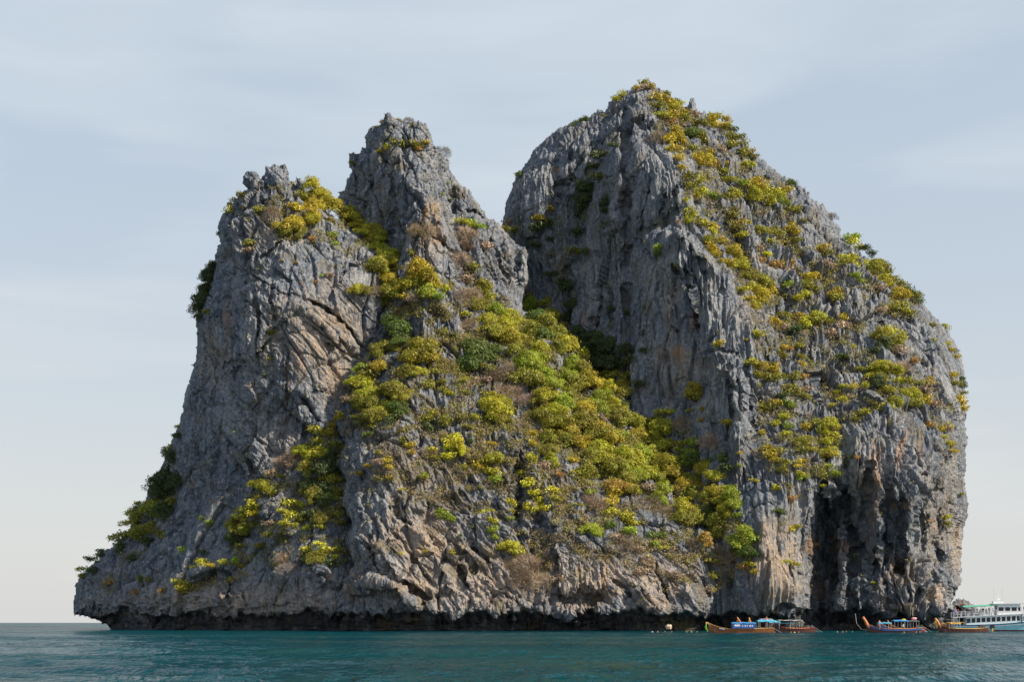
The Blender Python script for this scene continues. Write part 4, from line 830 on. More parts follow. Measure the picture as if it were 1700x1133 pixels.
REGIONS = [(385, 335, "on the left tower's upper left edge"), (430, 352, "below the left tower's twin pinnacles"), (530, 315, "on the left tower's crest beside the small pinnacle"),
 (500, 375, "in the hollow under the left tower's crest"), (413, 410, "on the left tower's upper face"), (556, 400, "on the slab right of the tower hollow"), (575, 350, "on the ridge behind the left tower crest"),
 (338, 490, "clinging to the left tower's shaded outer edge"), (665, 215, "near the top of the middle peak"), (690, 243, "on the ledge across the middle peak"), (770, 380, "on the middle peak's right shoulder"), (710, 385, "beside the tan scar on the middle peak"),
 (850, 380, "in the notch before the right mountain"), (620, 400, "on the upper gully between left tower and middle peak"), (645, 460, "in the gully right of the left tower's slabs"), (710, 475, "at the foot of the middle peak's cliff"), (790, 500, "below the middle peak's right cliff"),
 (655, 555, "beside the dark knob between the peaks"), (690, 595, "above the central spur's dry patch"), (790, 590, "on the upper central spur"), (850, 560, "below the spur's top knob"), (890, 520, "under the pale pillar beside the valley"),
 (620, 670, "on the central spur's upper left brow"), (600, 620, "above the central spur's left brow"), (740, 660, "amid the dry scrub of the central spur"), (820, 680, "around the spur's central outcrop"), (755, 745, "on the bright patch of the central spur"),
 (640, 770, "on the lower left brow of the spur"), (820, 780, "in the strip below the spur's outcrop"), (880, 820, "along the dark cleft of the lower spur"), (890, 610, "on the spur's sunny upper flank"), (950, 580, "on the valley edge of the spur"),
 (1010, 640, "at the valley edge below the shaded wall"), (990, 575, "in the shade of the valley wall"), (930, 690, "on the middle of the green slope"), (1030, 700, "on the green slope near the valley"), (960, 760, "on the lower middle of the green slope"),
 (1060, 770, "at the heart of the green slope"), (1110, 730, "at the green slope's right corner"), (1150, 760, "against the buttress right of the green slope"), (1030, 850, "above the striped lower wall"), (1090, 850, "under the green slope's heart"),
 (1090, 905, "on the lower wall's upper rim"), (1160, 855, "on the green slope's lower right end"), (1230, 900, "at the green slope's lowest tip"), (1190, 800, "beside the mountain's lower buttress"), (1190, 920, "below the green slope's lower right end"),
 (1155, 655, "on the shaded apron beside the great buttress"), (1190, 720, "in the shaded corner under the great buttress"), (275, 780, "on the shaded slope left of the tower"), (240, 860, "on the lower left shoulder slope"), (150, 925, "on the island's far left tip"), (300, 960, "on the ledge above the left foot"),
 (360, 930, "on the bright ledge of the left foot"), (345, 865, "at the left tower's lower corner"), (440, 810, "left of the small grey knob"), (400, 870, "on the bushy rib below the tower"), (530, 740, "at the head of the shaded gully"), (535, 810, "in the shaded gully between tower and spur"),
 (485, 850, "right of the small grey knob"), (530, 900, "at the foot of the shaded gully"), (470, 930, "on the foot wall under the gully"), (735, 858, "on the striped lower face of the spur"), (860, 940, "in the brown hollow above the water"),
 (1070, 145, "on the very summit of the right mountain"), (960, 198, "on the right mountain's left skyline"), (1110, 180, "just below the mountain summit"), (1120, 240, "on the mountain's upper ridge"), (1200, 205, "on the skyline beside the mountain's small tower rock"),
 (1235, 245, "on the mountain's upper right skyline"), (1170, 265, "on the upper middle of the mountain slope"), (1165, 315, "on the ledge above the mountain's fluted face"), (1220, 305, "on the mountain slope below the white outcrop"), (990, 290, "in the dark gully of the shaded face"), (965, 400, "low in the shaded face's gully"),
 (900, 370, "on the shaded face near the notch"), (1090, 415, "on the smooth shaded face"), (1280, 325, "on the mountain's right skyline clump"), (1165, 385, "along the edge of the shaded face"), (1230, 380, "in the middle row of the mountain slope"), (1300, 390, "on the row below the skyline clump"), (1230, 450, "on the steep strip beside the great buttress"),
 (1290, 440, "on the rusty patch of the mountain slope"), (1250, 495, "at the bottom of the steep strip"), (1340, 470, "on the knoll of the mountain slope"), (1410, 435, "on the shelf at the mountain's right"), (1425, 400, "on the skyline right of the bare rocks"), (1475, 460, "on the right shoulder clump"), (1505, 500, "at the right shoulder's lower end"),
 (1340, 535, "on the central row of the right face"), (1390, 540, "right of the central row"), (1310, 600, "on the narrow vegetated strip"), (1265, 610, "left of the narrow vegetated strip"), (1310, 660, "at the lower end of the narrow strip"), (1400, 650, "on the small ledge right of the strip"), (1475, 565, "on the upper right clump"), (1475, 620, "in the middle of the right clump"),
 (1510, 660, "along the rim of the stalactite cliff"), (1585, 580, "on the right end's upper edge"), (1600, 650, "hanging from the island's right edge"), (1340, 730, "on the hanging bushy patch"), (1375, 755, "on the lower hanging patch above the cave"), (1285, 755, "left of the hanging patch"), (1300, 850, "on the pale wall left of the cave"),
 (1575, 725, "on the top right of the stalactite cliff"), (1580, 865, "low on the stalactite cliff"), (1310, 937, "on the grassy ledge left of the cave")]

PLANTS.sort(key=lambda a: -a[2])
N_THINGS = 300
rngv = np.random.default_rng(7)
things_, small_ = [], []
for i, pl in enumerate(PLANTS):
    (things_ if (i < N_THINGS or pl[3] == 'b') else small_).append(pl)
def settle(u, v):
    """plants on the skyline are rooted a little way down the slope"""
    if u < 300: u += 8; v += 8
    elif surf(u, v) is None or surf(u, v-4) is None:
        v += 5; u += 4 if (u < 400 or 820 < u < 1020) else (-4 if u > 1100 else 0)
    if u > 1575: u -= 7
    return u, v
def plant_site(u, v, r):
    for dv in (0, 4, 8, 14, 22, 32):
        Y = surf(u, v+dv)
        if Y is not None: return Y
    for du in (-6, 6, -12, 12, -20, 20, -30, 30):
        Y = surf(u+du, v+6)
        if Y is not None: return Y
    return 340.0
def noun(c, r):
    if c == 'b': return 'leafless shrub', 'leafless_shrub', 'shrub'
    if c == 's': return 'leafless bush', 'dry_bush', 'bush'
    if r >= 15: return 'tree', 'leafy_tree', 'tree'
    return 'bush', 'leafy_bush', 'bush'
def sizew(r): return 'large' if r >= 17 else ('medium' if r >= 14 else ('small' if r >= 12 else 'tiny'))
recs = {}
items = []
for (u, v, r, c) in things_:
    reg = min(REGIONS, key=lambda g: (g[0]-u)**2+(g[1]-v)**2)[2]
    nn = noun(c, r)
    key = (sizew(r), CNAME[c], nn[0], reg)
    items.append((u, v, r, c, nn, key)); recs.setdefault(key, []).append((u, v))
ORD = ['leftmost', 'second from left', 'third from left', 'fourth from left', 'fifth from left', 'sixth from left', 'seventh from left', 'eighth from left']
NUM = ['', 'one', 'two', 'three', 'four', 'five', 'six', 'seven', 'eight']
def label_of(u, v, key):
    sib = sorted(recs[key]); n = len(sib)
    if n == 1: return "%s %s %s %s" % key
    i = sib.index((u, v)); pl = key[2]+('es' if key[2].endswith('bush') else 's')
    if n == 2 and abs(sib[0][0]-sib[1][0]) < 8 and sib[0][1] != sib[1][1]:
        o = 'upper' if v == min(s[1] for s in sib) else 'lower'
    elif n == 2: o = 'left' if i == 0 else 'right'
    else: o = 'rightmost' if i == n-1 else ORD[i]
    return "%s %s %s %s %s" % ((o,)+key)
for i, (u, v, r, c, nn, key) in enumerate(items):
    Y = plant_site(u, v, r)
    rm = r*(0.95 if c == 'f' else 1.12 if u > 300 else 1.4)/F*Y
    lab = label_of(u, v, key)
    u, v = settle(u, v); Y = plant_site(u, v, r)
    C0 = np.array(P(u, v, Y-0.30*rm))
    lean = 0.42
    B = C0+rm*0.96*np.array([0, math.sin(lean), -math.cos(lean)])
    e = link(nn[1], None)
    e.empty_display_size = 0.5
    e.location = B; e.rotation_mode = 'ZYX'
    e.rotation_euler = (lean, 0, rngv.uniform(0, 6.28)); s = rm*1.12
    e.scale = (s*rngv.uniform(0.92, 1.12), s*rngv.uniform(0.92, 1.12), s*rngv.uniform(0.9, 1.1))
    tag(e, lab, nn[2], {'tree': 'trees rooted in the limestone slopes', 'leafy_bush': 'bushes rooted in the limestone slopes'}.get(nn[1] if nn[1] != 'leafy_tree' else 'tree', 'leafless bushes on the limestone slopes'))
    if c in 'sb':
        o = link('branches', TW[i % 3], None, e)
    else:
        if c == 'f' or (c == 'l' and r < 13): k_ = 'loose%d' % (i % 2)
        elif u < 312: k_ = 'round%d' % (i % 4)
        elif r >= 17: k_ = ('round%d' % (i % 4)) if i % 3 else 'wide%d' % (i % 3)
        else: k_ = ['round0', 'wide1', 'tall0', 'round2', 'round3', 'wide2', 'tall1', 'round1', 'wide0'][i % 9]
        o = link('crown', CR[k_], None, e)
        link('trunk', TR[i % 3], None, e)
    base_ = np.array(COLS[c])*0.78+np.array(COLS['y' if u > 560 or v > 400 else 'g'])*(0.22 if c in 'gyolr' else 0)+np.array(COLS[c])*(0 if c in 'gyolr' else 0.22)
    col = base_*rngv.uniform(0.85, 1.12)*np.array([rngv.uniform(0.95, 1.04), rngv.uniform(0.96, 1.03), 1])
    o.color = (*col, 1)

# small plants and ground cover, nobody could count them: one mesh of leaf sprays
VV, CC = [], []
for i, (u, v, r, c) in enumerate(small_):
    u, v = settle(u, v)
    Y = plant_site(u, v, r); rm = r/F*Y*1.3
    me_ = SMALL[i % 4]; co = np.empty(len(me_.vertices)*3, np.float32); me_.vertices.foreach_get('co', co); co = co.reshape(-1, 3)-[0, 0, 0.9]
    a = rngv.uniform(0, 6.28); co = np.stack([co[:, 0]*math.cos(a)-co[:, 1]*math.sin(a), co[:, 0]*math.sin(a)+co[:, 1]*math.cos(a), co[:, 2]*rngv.uniform(0.8, 1.1)], -1)
    VV.append(co*rm+np.array(P(u, v, Y-0.25*rm)))
    CC.append(np.tile(np.array(COLS[c])*rngv.uniform(0.85, 1.15), (len(co), 1)))
ZONES = [  # polygon, density, palette
 ([(850,520),(920,530),(1010,650),(1060,700),(1150,770),(1240,880),(1240,930),(1150,880),(1040,820),(960,800),(880,720),(860,600)], 1.6, 'yoyolgoy'),
 ([(640,440),(700,440),(840,520),(860,600),(780,620),(640,620),(590,680),(580,640),(650,560)], 1.2, 'yoogosy'),
 ([(600,600),(640,560),(700,540),(780,440),(800,470),(868,510),(960,580),(1010,650),(1060,700),(1130,760),(1210,830),(1250,900),(1250,945),(1180,930),(1100,930),(1000,900),(930,880),(870,800),(800,790),(700,760),(600,720),(575,670)], 1.1, 'yyoossgsos'),
 ([(640,700),(800,720),(960,850),(1100,900),(1240,950),(1180,985),(1080,950),(980,930),(840,960),(800,860),(690,830),(620,800)], 0.9, 'sssssosyg'),
 ([(1070,150),(1140,180),(1240,230),(1330,320),(1330,400),(1440,430),(1530,500),(1500,530),(1400,500),(1330,520),(1250,540),(1200,440),(1140,360),(1130,280),(1090,220)], 0.75, 'ggyoossg'),
 ([(1230,520),(1420,500),(1560,620),(1600,700),(1560,740),(1440,690),(1400,800),(1320,830),(1240,740),(1250,620)], 0.55, 'gyoosso'),
 ([(380,330),(520,290),(600,360),(680,470),(740,480),(720,510),(640,520),(600,440),(540,400),(460,400),(420,370),(380,360)], 0.6, 'gysyoo'),
 ([(440,800),(540,700),(580,700),(570,940),(500,950),(380,930),(380,860)], 0.8, 'yooosdd'),
 ([(120,950),(200,860),(290,700),(300,880),(240,930),(180,990)], 0.5, 'ddoos'),
 ([(280,950),(420,910),(420,960),(300,990)], 0.5, 'yrsg'),
 ([(900,340),(1020,230),(1020,600),(1080,640),(1040,660),(960,560),(900,420)], 0.25, 'ddod'),
 ([(830,360),(920,350),(920,430),(860,400)], 0.5, 'ods')]
cand = []
for poly, dens, pal in ZONES:
    us = [p[0] for p in poly]; vs = [p[1] for p in poly]
    area = (max(us)-min(us))*(max(vs)-min(vs))
    n = int(area*dens*0.16)
    U_ = rngv.uniform(min(us), max(us), n); V_ = rngv.uniform(min(vs), max(vs), n)
    clump = perlin(U_/34, V_/24, 0, 700)*1.4+perlin(U_/9, V_/8, 0, 701)*0.7
    ok = inside(U_, V_, poly) & (clump > 0.12)
    for a, b, cl in zip(U_[ok], V_[ok], clump[ok]): cand.append((a, b, pal))
# stray tufts in ledges everywhere
for _ in range(900): cand.append((rngv.uniform(300, 1600), rngv.uniform(280, 1000), 'ogsy'))
tufts = []
for (u, v, pal) in cand:
    Y = surf(u, v)
    if Y is None or surf(u-9, v-5) is None or surf(u+9, v-5) is None: continue
    pc = int((perlin(np.float32(u/30), np.float32(v/30), 0, 705)*1.2+0.5+rngv.uniform(-.28, .28))*len(pal)) % len(pal)
    tufts.append((u, v, Y, pal[pc]))
print('tufts', len(tufts), 'things', len(things_), 'small', len(small_))
TC, TN_, TCOL, TS = [], [], [], []
for (u, v, Y, c) in tufts:
    k = int(rngv.integers(8, 15)); sp = rngv.uniform(0.22, 0.5)
    TC.append(np.array(P(u, v, Y-0.15))+rngv.normal(0, sp*1.3, (k, 3))*[1, 0.5, 0.7])
    TCOL.append(np.tile((np.array(COLS[c])*0.75+np.array([.08,.065,.03]))*rngv.uniform(0.6, 1.0), (k*4, 1)))
TC = np.concatenate(TC)
V_, F_ = leaf_quads(rngv, TC, np.tile([0.1, -0.6, 0.7], (len(TC), 1)), 0.17)
def merged(name, VVs, CCs, label, cat=None, kind='stuff', mat=SCRUB):
    V = np.concatenate(VVs); C = np.concatenate(CCs); n = len(V)//4
    me = mesh_np(name, V, np.arange(4*n).reshape(n, 4)); at = me.attributes.new('leafcol', 'FLOAT_COLOR', 'POINT')
    at.data.foreach_set('color', np.concatenate([C, np.ones((len(C), 1))], 1).astype(np.float32).ravel())
    o = link(name, me, mat); tag(o, label, cat, kind=kind); return o
merged('small_shrubs', VV, CC, 'small green and golden shrubs dotted over the cliffs')
merged('undergrowth', [V_], [np.concatenate(TCOL)], 'low olive and dry brown scrub covering the ledges and slopes')
for me_ in SMALL: bpy.data.meshes.remove(me_)
# ------------------------------------------------------------------ small rocks
build_mass('far_rock', [(1572,1012),(1580,1000),(1588,996),(1600,994),(1609,998),(1614,1003),(1622,1008),(1626,1014),(1634,1024),(1640,1080),(1560,1080)],
           [(1570,1020,324),(1600,1000,328),(1630,1030,322),(1600,1050,318)], style_tower, 'low brown rock behind the stern of the white ferry', (), (10, 4), 1.0, [(1592,1014,14,12,'w',1),(1600,1000,10,6,'r',0.35)], 6, 41, 1.0)

M_WOOD = simple_mat('varnished_wood', (0.25, 0.09, 0.03), 0.45, 0.35, 5)
M_WOODL = simple_mat('light_wood', (0.50, 0.27, 0.10), 0.5, 0.3, 5)
M_ORANGE = simple_mat('orange_painted_wood', (0.52, 0.18, 0.06), 0.5, 0.2, 5)
M_DARKW = simple_mat('dark_stained_wood', (0.085, 0.035, 0.025), 0.55, 0.35, 5)
M_REDW = simple_mat('red_brown_paint', (0.23, 0.035, 0.025), 0.5, 0.25, 5)
M_BLUEP = simple_mat('blue_paint', (0.03, 0.12, 0.38), 0.45, 0.2, 5)
M_TARP = simple_mat('blue_tarpaulin', (0.04, 0.22, 0.48), 0.6, 0.25, 2)
M_TARPD = simple_mat('dark_blue_banner', (0.03, 0.10, 0.34), 0.6, 0.2, 3)
M_CYAN = simple_mat('cyan_canvas', (0.07, 0.34, 0.50), 0.6, 0.2, 3)
M_WHITE = simple_mat('white_paint', (0.78, 0.79, 0.80), 0.4, 0.06, 3)
M_HULLC = simple_mat('pale_blue_hull_paint', (0.30, 0.62, 0.72), 0.35, 0.12, 0.8)
M_NAVY = simple_mat('navy_stripe', (0.02, 0.06, 0.16), 0.4, 0.1, 3)
M_GREEN = simple_mat('green_awning', (0.12, 0.42, 0.30), 0.7, 0.15, 2)
M_YEL = simple_mat('yellow_canvas', (0.62, 0.42, 0.05), 0.6, 0.25, 3)
M_LIME = simple_mat('lime_ribbon', (0.35, 0.72, 0.08), 0.7, 0.3, 8)
M_PINK = simple_mat('pink_cloth', (0.75, 0.33, 0.36), 0.7, 0.15, 4)
M_GLASS = simple_mat('dark_window_glass', (0.015, 0.02, 0.025), 0.12, 0.2, 2, 0, 0.6)
M_RUB = simple_mat('black_rubber', (0.02, 0.02, 0.02), 0.8, 0.3, 6)
M_METAL = simple_mat('galvanised_metal', (0.45, 0.46, 0.47), 0.4, 0.15, 6, 0.7)
M_ENG = simple_mat('engine_grey', (0.12, 0.12, 0.12), 0.5, 0.3, 6, 0.4)
M_ROPE = simple_mat('rope', (0.30, 0.27, 0.22), 0.9, 0.2, 8)

class MB:
    def __init__(s): s.v = []; s.f = []
    def box(s, x0, y0, z0, x1, y1, z1):
        o = len(s.v)
        s.v += [(x0,y0,z0),(x1,y0,z0),(x1,y1,z0),(x0,y1,z0),(x0,y0,z1),(x1,y0,z1),(x1,y1,z1),(x0,y1,z1)]
        s.f += [tuple(o+i for i in q) for q in ((0,3,2,1),(4,5,6,7),(0,1,5,4),(1,2,6,5),(2,3,7,6),(3,0,4,7))]; return s
    def hexa(s, P8):
        o = len(s.v); s.v += [tuple(p) for p in P8]
        s.f += [tuple(o+i for i in q) for q in ((0,3,2,1),(4,5,6,7),(0,1,5,4),(1,2,6,5),(2,3,7,6),(3,0,4,7))]; return s
    def rod(s, pts, r, n=6):
        o = len(s.v); pts = [np.array(p, float) for p in pts]
        rr = r if isinstance(r, (list, tuple)) else [r]*len(pts)
        for i, p in enumerate(pts):
            d = pts[min(i+1, len(pts)-1)]-pts[max(i-1, 0)]; d /= np.linalg.norm(d)+1e-9
            ref = (0, 1, 0) if abs(d[1]) < 0.9 else (1, 0, 0)
            a = np.cross(d, ref); a /= np.linalg.norm(a); b = np.cross(d, a)
            for k in range(n):
                t = 2*math.pi*k/n; s.v.append(tuple(p+(a*math.cos(t)+b*math.sin(t))*rr[i]))
        for i in range(len(pts)-1):
            for k in range(n):
                j = (k+1) % n; s.f.append((o+i*n+k, o+i*n+j, o+(i+1)*n+j, o+(i+1)*n+k))
        s.f.append(tuple(o+k for k in range(n))[::-1]); s.f.append(tuple(o+(len(pts)-1)*n+k for k in range(n))); return s
    def loft(s, rings, cap=True):
        o = len(s.v); n = len(rings[0])
        for r in rings: s.v += [tuple(p) for p in r]
        for i in range(len(rings)-1):
            for k in range(n):
                j = (k+1) % n; s.f.append((o+i*n+k, o+(i+1)*n+k, o+(i+1)*n+j, o+i*n+j))
        if cap:
            s.f.append(tuple(o+k for k in range(n))); s.f.append(tuple(o+(len(rings)-1)*n+k for k in range(n))[::-1])
        return s
    def torus(s, c, R_, r, ax='y', n=12, m=6):
        o = len(s.v)
        for i in range(n):
            a = 2*math.pi*i/n
            for k in range(m):
                b = 2*math.pi*k/m; q = R_+r*math.cos(b)
                p = (q*math.cos(a), r*math.sin(b), q*math.sin(a)) if ax == 'y' else (r*math.sin(b), q*math.cos(a), q*math.sin(a))
                s.v.append((c[0]+p[0], c[1]+p[1], c[2]+p[2]))
        for i in range(n):
            for k in range(m):
                i2 = (i+1) % n; k2 = (k+1) % m; s.f.append((o+i*m+k, o+i2*m+k, o+i2*m+k2, o+i*m+k2))
        return s
    def build(s, name, mat, parent=None):
        me = bpy.data.meshes.new(name); me.from_pydata(s.v, [], s.f); me.materials.append(mat); me.update()
        return link(name, me, None, parent)

def empty(name, loc, rz=0.0):
    e = link(name, None); e.location = loc; e.rotation_euler = (0, 0, rz); e.empty_display_size = 0.5; return e
def wpos(u, D): return ((u-CU)/F*D, D, 0.0)

# ------------------------------------------------------------------ people
def figure(name, J, E, skin_rad, hair=True):
    me = bpy.data.meshes.new(name); me.from_pydata(J, E, [])
    o = bpy.data.objects.new(name, me); COL.objects.link(o)
    sk = o.modifiers.new('skin', 'SKIN'); sk.use_smooth_shade = True
    for i, r in enumerate(skin_rad): me.skin_vertices[0].data[i].radius = (r, r)
    me.skin_vertices[0].data[0].use_root = True
    ss = o.modifiers.new('sub', 'SUBSURF'); ss.levels = 1; ss.render_levels = 1
    dg = bpy.context.evaluated_depsgraph_get(); ev = o.evaluated_get(dg)
    nm = bpy.data.meshes.new_from_object(ev); nm.name = name
    bpy.data.objects.remove(o); bpy.data.meshes.remove(me)
    return nm
def obj_col_mat(name, dark=1.0):
    m = NT(name); oi = m.n('ShaderNodeObjectInfo').outputs['Color']
    c = m.mixc(1.0, oi, (dark, dark, dark), 'MULTIPLY')
    b = m.n('ShaderNodeBsdfPrincipled', {'Base Color': c, 'Roughness': 0.8}); m.l(b.outputs[0], m.out.inputs[0]); return m.m
M_SKIN = simple_mat('skin', (0.42, 0.22, 0.14), 0.6, 0.1, 10)
M_HAIR = simple_mat('dark_hair', (0.02, 0.015, 0.012), 0.7, 0.3, 20)
M_SHIRT = obj_col_mat('clothing'); M_SHORT = simple_mat('dark_shorts', (0.05, 0.06, 0.09), 0.8, 0.2, 8)
def person_mesh(name, pose):
    if pose == 'stand':
        J = [(0,0,.95),(0,0,1.15),(0,0,1.38),(0,0,1.50),(0,0.01,1.62),(0,.01,1.70), (.17,0,1.40),(.22,.02,1.12),(.20,-.10,.90), (-.17,0,1.40),(-.23,.0,1.12),(-.22,-.06,.88), (.10,0,.88),(.11,-.02,.48),(.12,.0,.06),(.12,-.12,.03), (-.10,0,.88),(-.11,.02,.48),(-.12,.03,.06),(-.12,-.09,.03)]
    elif pose == 'sit':
        J = [(0,0,.50),(0,.02,.70),(0,.02,.94),(0,0,1.06),(0,-.01,1.18),(0,-.01,1.26), (.17,.02,.95),(.23,-.03,.70),(.15,-.26,.62), (-.17,.02,.95),(-.23,-.03,.70),(-.15,-.26,.62), (.10,-.05,.48),(.12,-.42,.48),(.12,-.44,.06),(.12,-.56,.03), (-.10,-.05,.48),(-.12,-.42,.48),(-.12,-.44,.06),(-.12,-.56,.03)]
    else:  # afloat, upright in the water, arms spread on the surface
        J = [(0,0,-.45),(0,0,-.25),(0,0,.0),(0,0,.12),(0,0.01,.24),(0,.01,.32), (.17,0,.02),(.34,-.12,-.05),(.50,-.26,-.01), (-.17,0,.02),(-.36,-.10,-.05),(-.52,-.22,-.02), (.10,0,-.52),(.12,.05,-.9),(.14,.25,-1.2),(.14,.35,-1.25), (-.10,0,-.52),(-.11,-.1,-.9),(-.12,.1,-1.25),(-.12,.2,-1.3)]
    E = [(0,1),(1,2),(2,3),(3,4),(4,5),(2,6),(6,7),(7,8),(2,9),(9,10),(10,11),(0,12),(12,13),(13,14),(14,15),(0,16),(16,17),(17,18),(18,19)]
    Rr = [.14,.135,.14,.055,.095,.085,.065,.045,.035,.065,.045,.035,.09,.06,.04,.035,.09,.06,.04,.035]
    me = figure(name, J, E, Rr)
    for m_ in (M_SKIN, M_SHIRT, M_SHORT, M_HAIR): me.materials.append(m_)
    zs = J[0][2]; sh = J[2][2]; hd = J[4][2]
    for p in me.polygons:
        c = p.center
        if c.z > hd+0.02 or (c.z > hd-0.06 and c.y > 0.05): p.material_index = 3
        elif c.z > sh+0.09: p.material_index = 0
        elif c.z > zs-0.02 and abs(c.x) < .24: p.material_index = 1
        elif c.z > zs-0.42 and abs(c.x) < .2: p.material_index = 2
        else: p.material_index = 0
        p.use_smooth = True
    return me
PM = {k: person_mesh('person', k) for k in ('stand', 'sit', 'swim')}
def person(pose, loc, rz, col, label, group, s=1.0):
    o = link('person', PM[pose]); o.location = loc; o.rotation_euler = (0, 0, rz); o.scale = (s, s, s); o.color = (*[c*(0.6 if pose == 'swim' else 1) for c in col], 1)
    tag(o, label, 'person', group); return o

# ------------------------------------------------------------------ longtail boats
def longtail(u, D, L, label, hull, trim, prow_h=2.4, prow_lean=0.9, prow_mat=None, canopy=None, yaw=0.0, beam=0.95, ribbon=None, banner=False, stripe=None, tail=True, prow_r=0.13):
    """bow at local x = 0 (left), stern at x = L; canopy = (x0, x1, z, material, curved)"""
    t = empty('longtail_boat', wpos(u, D), yaw)
    tag(t, label, 'boat', 'longtail boats moored under the cliff')
    N_ = 15; rings = []
    for i in range(N_):
        a = i/(N_-1); x = a*L
        b = beam*max(0.03, math.sin(min(1, a*1.9+0.02)*math.pi/2))**0.8*(1-0.35*max(0, a-0.7)/0.3)
        g = 0.62+1.05*max(0, 1-a*2.6)**2.2+0.18*max(0, (a-0.75)/0.25)
        k = -0.32+0.55*max(0, 1-a*5)**2
        rings.append([(x, -b, g), (x, -b*0.86, k+0.30), (x, -b*0.45, k), (x, b*0.45, k), (x, b*0.86, k+0.30), (x, b, g), (x, b*0.9, g-0.04), (x, b*0.7, k+0.22), (x, -b*0.7, k+0.22), (x, -b*0.9, g-0.04)])
    MB().loft(rings).build('hull', hull, t)
    m = MB()
    for sgn in (0, 5):
        m.rod([(r[sgn][0], r[sgn][1]*1.02, r[sgn][2]+0.03) for r in rings], 0.055, 5)
    m.build('gunwale', trim, t)
    if stripe is not None:
        m = MB()
        for s_ in (-1, 1):
            for i in range(N_-1):
                p, q = rings[i], rings[i+1]; k0 = 0 if s_ < 0 else 5
                m.hexa([(p[k0][0], p[k0][1]*1.015, p[k0][2]-0.30), (q[k0][0], q[k0][1]*1.015, q[k0][2]-0.30), (q[k0][0], q[k0][1]*0.98, q[k0][2]-0.30), (p[k0][0], p[k0][1]*0.98, p[k0][2]-0.30),
                        (p[k0][0], p[k0][1]*1.03, p[k0][2]-0.06), (q[k0][0], q[k0][1]*1.03, q[k0][2]-0.06), (q[k0][0], q[k0][1]*0.98, q[k0][2]-0.06), (p[k0][0], p[k0][1]*0.98, p[k0][2]-0.06)])
        m.build('painted_stripe', stripe, t)
    g0 = rings[0][0][2]
    pts = [(0.55, 0, g0-0.75), (0.15, 0, g0-0.2), (-0.15*prow_lean, 0, g0+(prow_h-g0)*0.4), (-0.6*prow_lean, 0, prow_h)]
    pw = MB().rod(pts, [prow_r*1.5, prow_r*1.35, prow_r*1.15, prow_r], 8).build('prow_post', prow_mat or hull, t)
    if ribbon is not None:
        m = MB(); pz = (pts[3][0]*0.8, 0, pts[3][2]-0.25)
        m.torus(pz, prow_r*1.3, 0.07, 'x', 10, 6)
        for k in range(5):
            y = -0.18-0.04*k; x = pz[0]-0.1+0.07*k
            m.rod([(pz[0], y*0.5, pz[2]), (x-0.15, y, pz[2]-0.5), (x+0.05, y, pz[2]-1.0-0.08*k)], 0.035, 5)
        m.build('ribbon', ribbon, t)
    for xb in np.linspace(L*0.3, L*0.85, 5):
        MB().box(xb-0.13, -beam*0.8, 0.42, xb+0.13, beam*0.8, 0.47).build('bench', trim, t)
    if canopy:
        x0, x1, z, cm, crv = canopy
        n = 7; rr = []
        for i in range(9):
            x = x0+(x1-x0)*i/8; sag = 0.05*math.sin(i*2.1)+crv*0.12*math.sin(math.pi*i/8)
            rr.append([(x, -1.12*beam*math.cos(math.pi*k/(n-1)), z+crv*0.38*math.sin(math.pi*k/(n-1))+sag) for k in range(n)]
                      +[(x, 1.12*beam*math.cos(math.pi*k/(n-1)), z-0.05+crv*0.36*math.sin(math.pi*k/(n-1))+sag) for k in range(n)])
        MB().loft(rr).build('canopy', cm, t)
        for x in (x0+0.15, (x0+x1)/2, x1-0.15):
            for s_ in (-1, 1):
                MB().rod([(x, s_*beam*0.92, 0.55), (x, s_*beam*1.02, z+0.03)], 0.035, 5).build('canopy_post', M_METAL, t)
        if banner:
            bn = MB().box(x0+0.1, -beam*1.16, 0.78, x1-0.1, -beam*1.13, z-0.02).build('banner', M_TARPD, t)
            m = MB(); yb = -beam*1.175; xm = x0+(x1-x0)*0.22
            # faded white crest and two rows of marks
            m.hexa([(xm-.45,yb,1.12),(xm+.45,yb,1.12),(xm+.45,yb+.02,1.12),(xm-.45,yb+.02,1.12),(xm-.55,yb,1.32),(xm+.55,yb,1.32),(xm+.55,yb+.02,1.32),(xm-.55,yb+.02,1.32)])
            for k in range(3): m.hexa([(xm-.42+.3*k,yb,1.34),(xm-.18+.3*k,yb,1.34),(xm-.18+.3*k,yb+.02,1.34),(xm-.42+.3*k,yb+.02,1.34),(xm-.32+.3*k,yb,1.52),(xm-.28+.3*k,yb,1.52),(xm-.28+.3*k,yb+.02,1.52),(xm-.32+.3*k,yb+.02,1.52)])
            for k, w_ in enumerate((.16, .22, .14, .30, .18)):
                a0 = xm+0.85+k*0.42; m.box(a0, yb, 1.08, a0+w_, yb+.02, 1.32)
            m.build('printed_crest', M_WHITE, bn)
    if tail:
        e = MB().box(L-0.9, -0.2, 0.75, L-0.25, 0.2, 1.15).box(L-0.8, -0.12, 1.15, L-0.45, 0.12, 1.32).build('engine', M_ENG, t)
        MB().rod([(L-0.3, 0, 0.95), (L+1.5, 0, -0.1)], 0.035, 6).build('propeller_shaft', M_METAL, e)
    return t

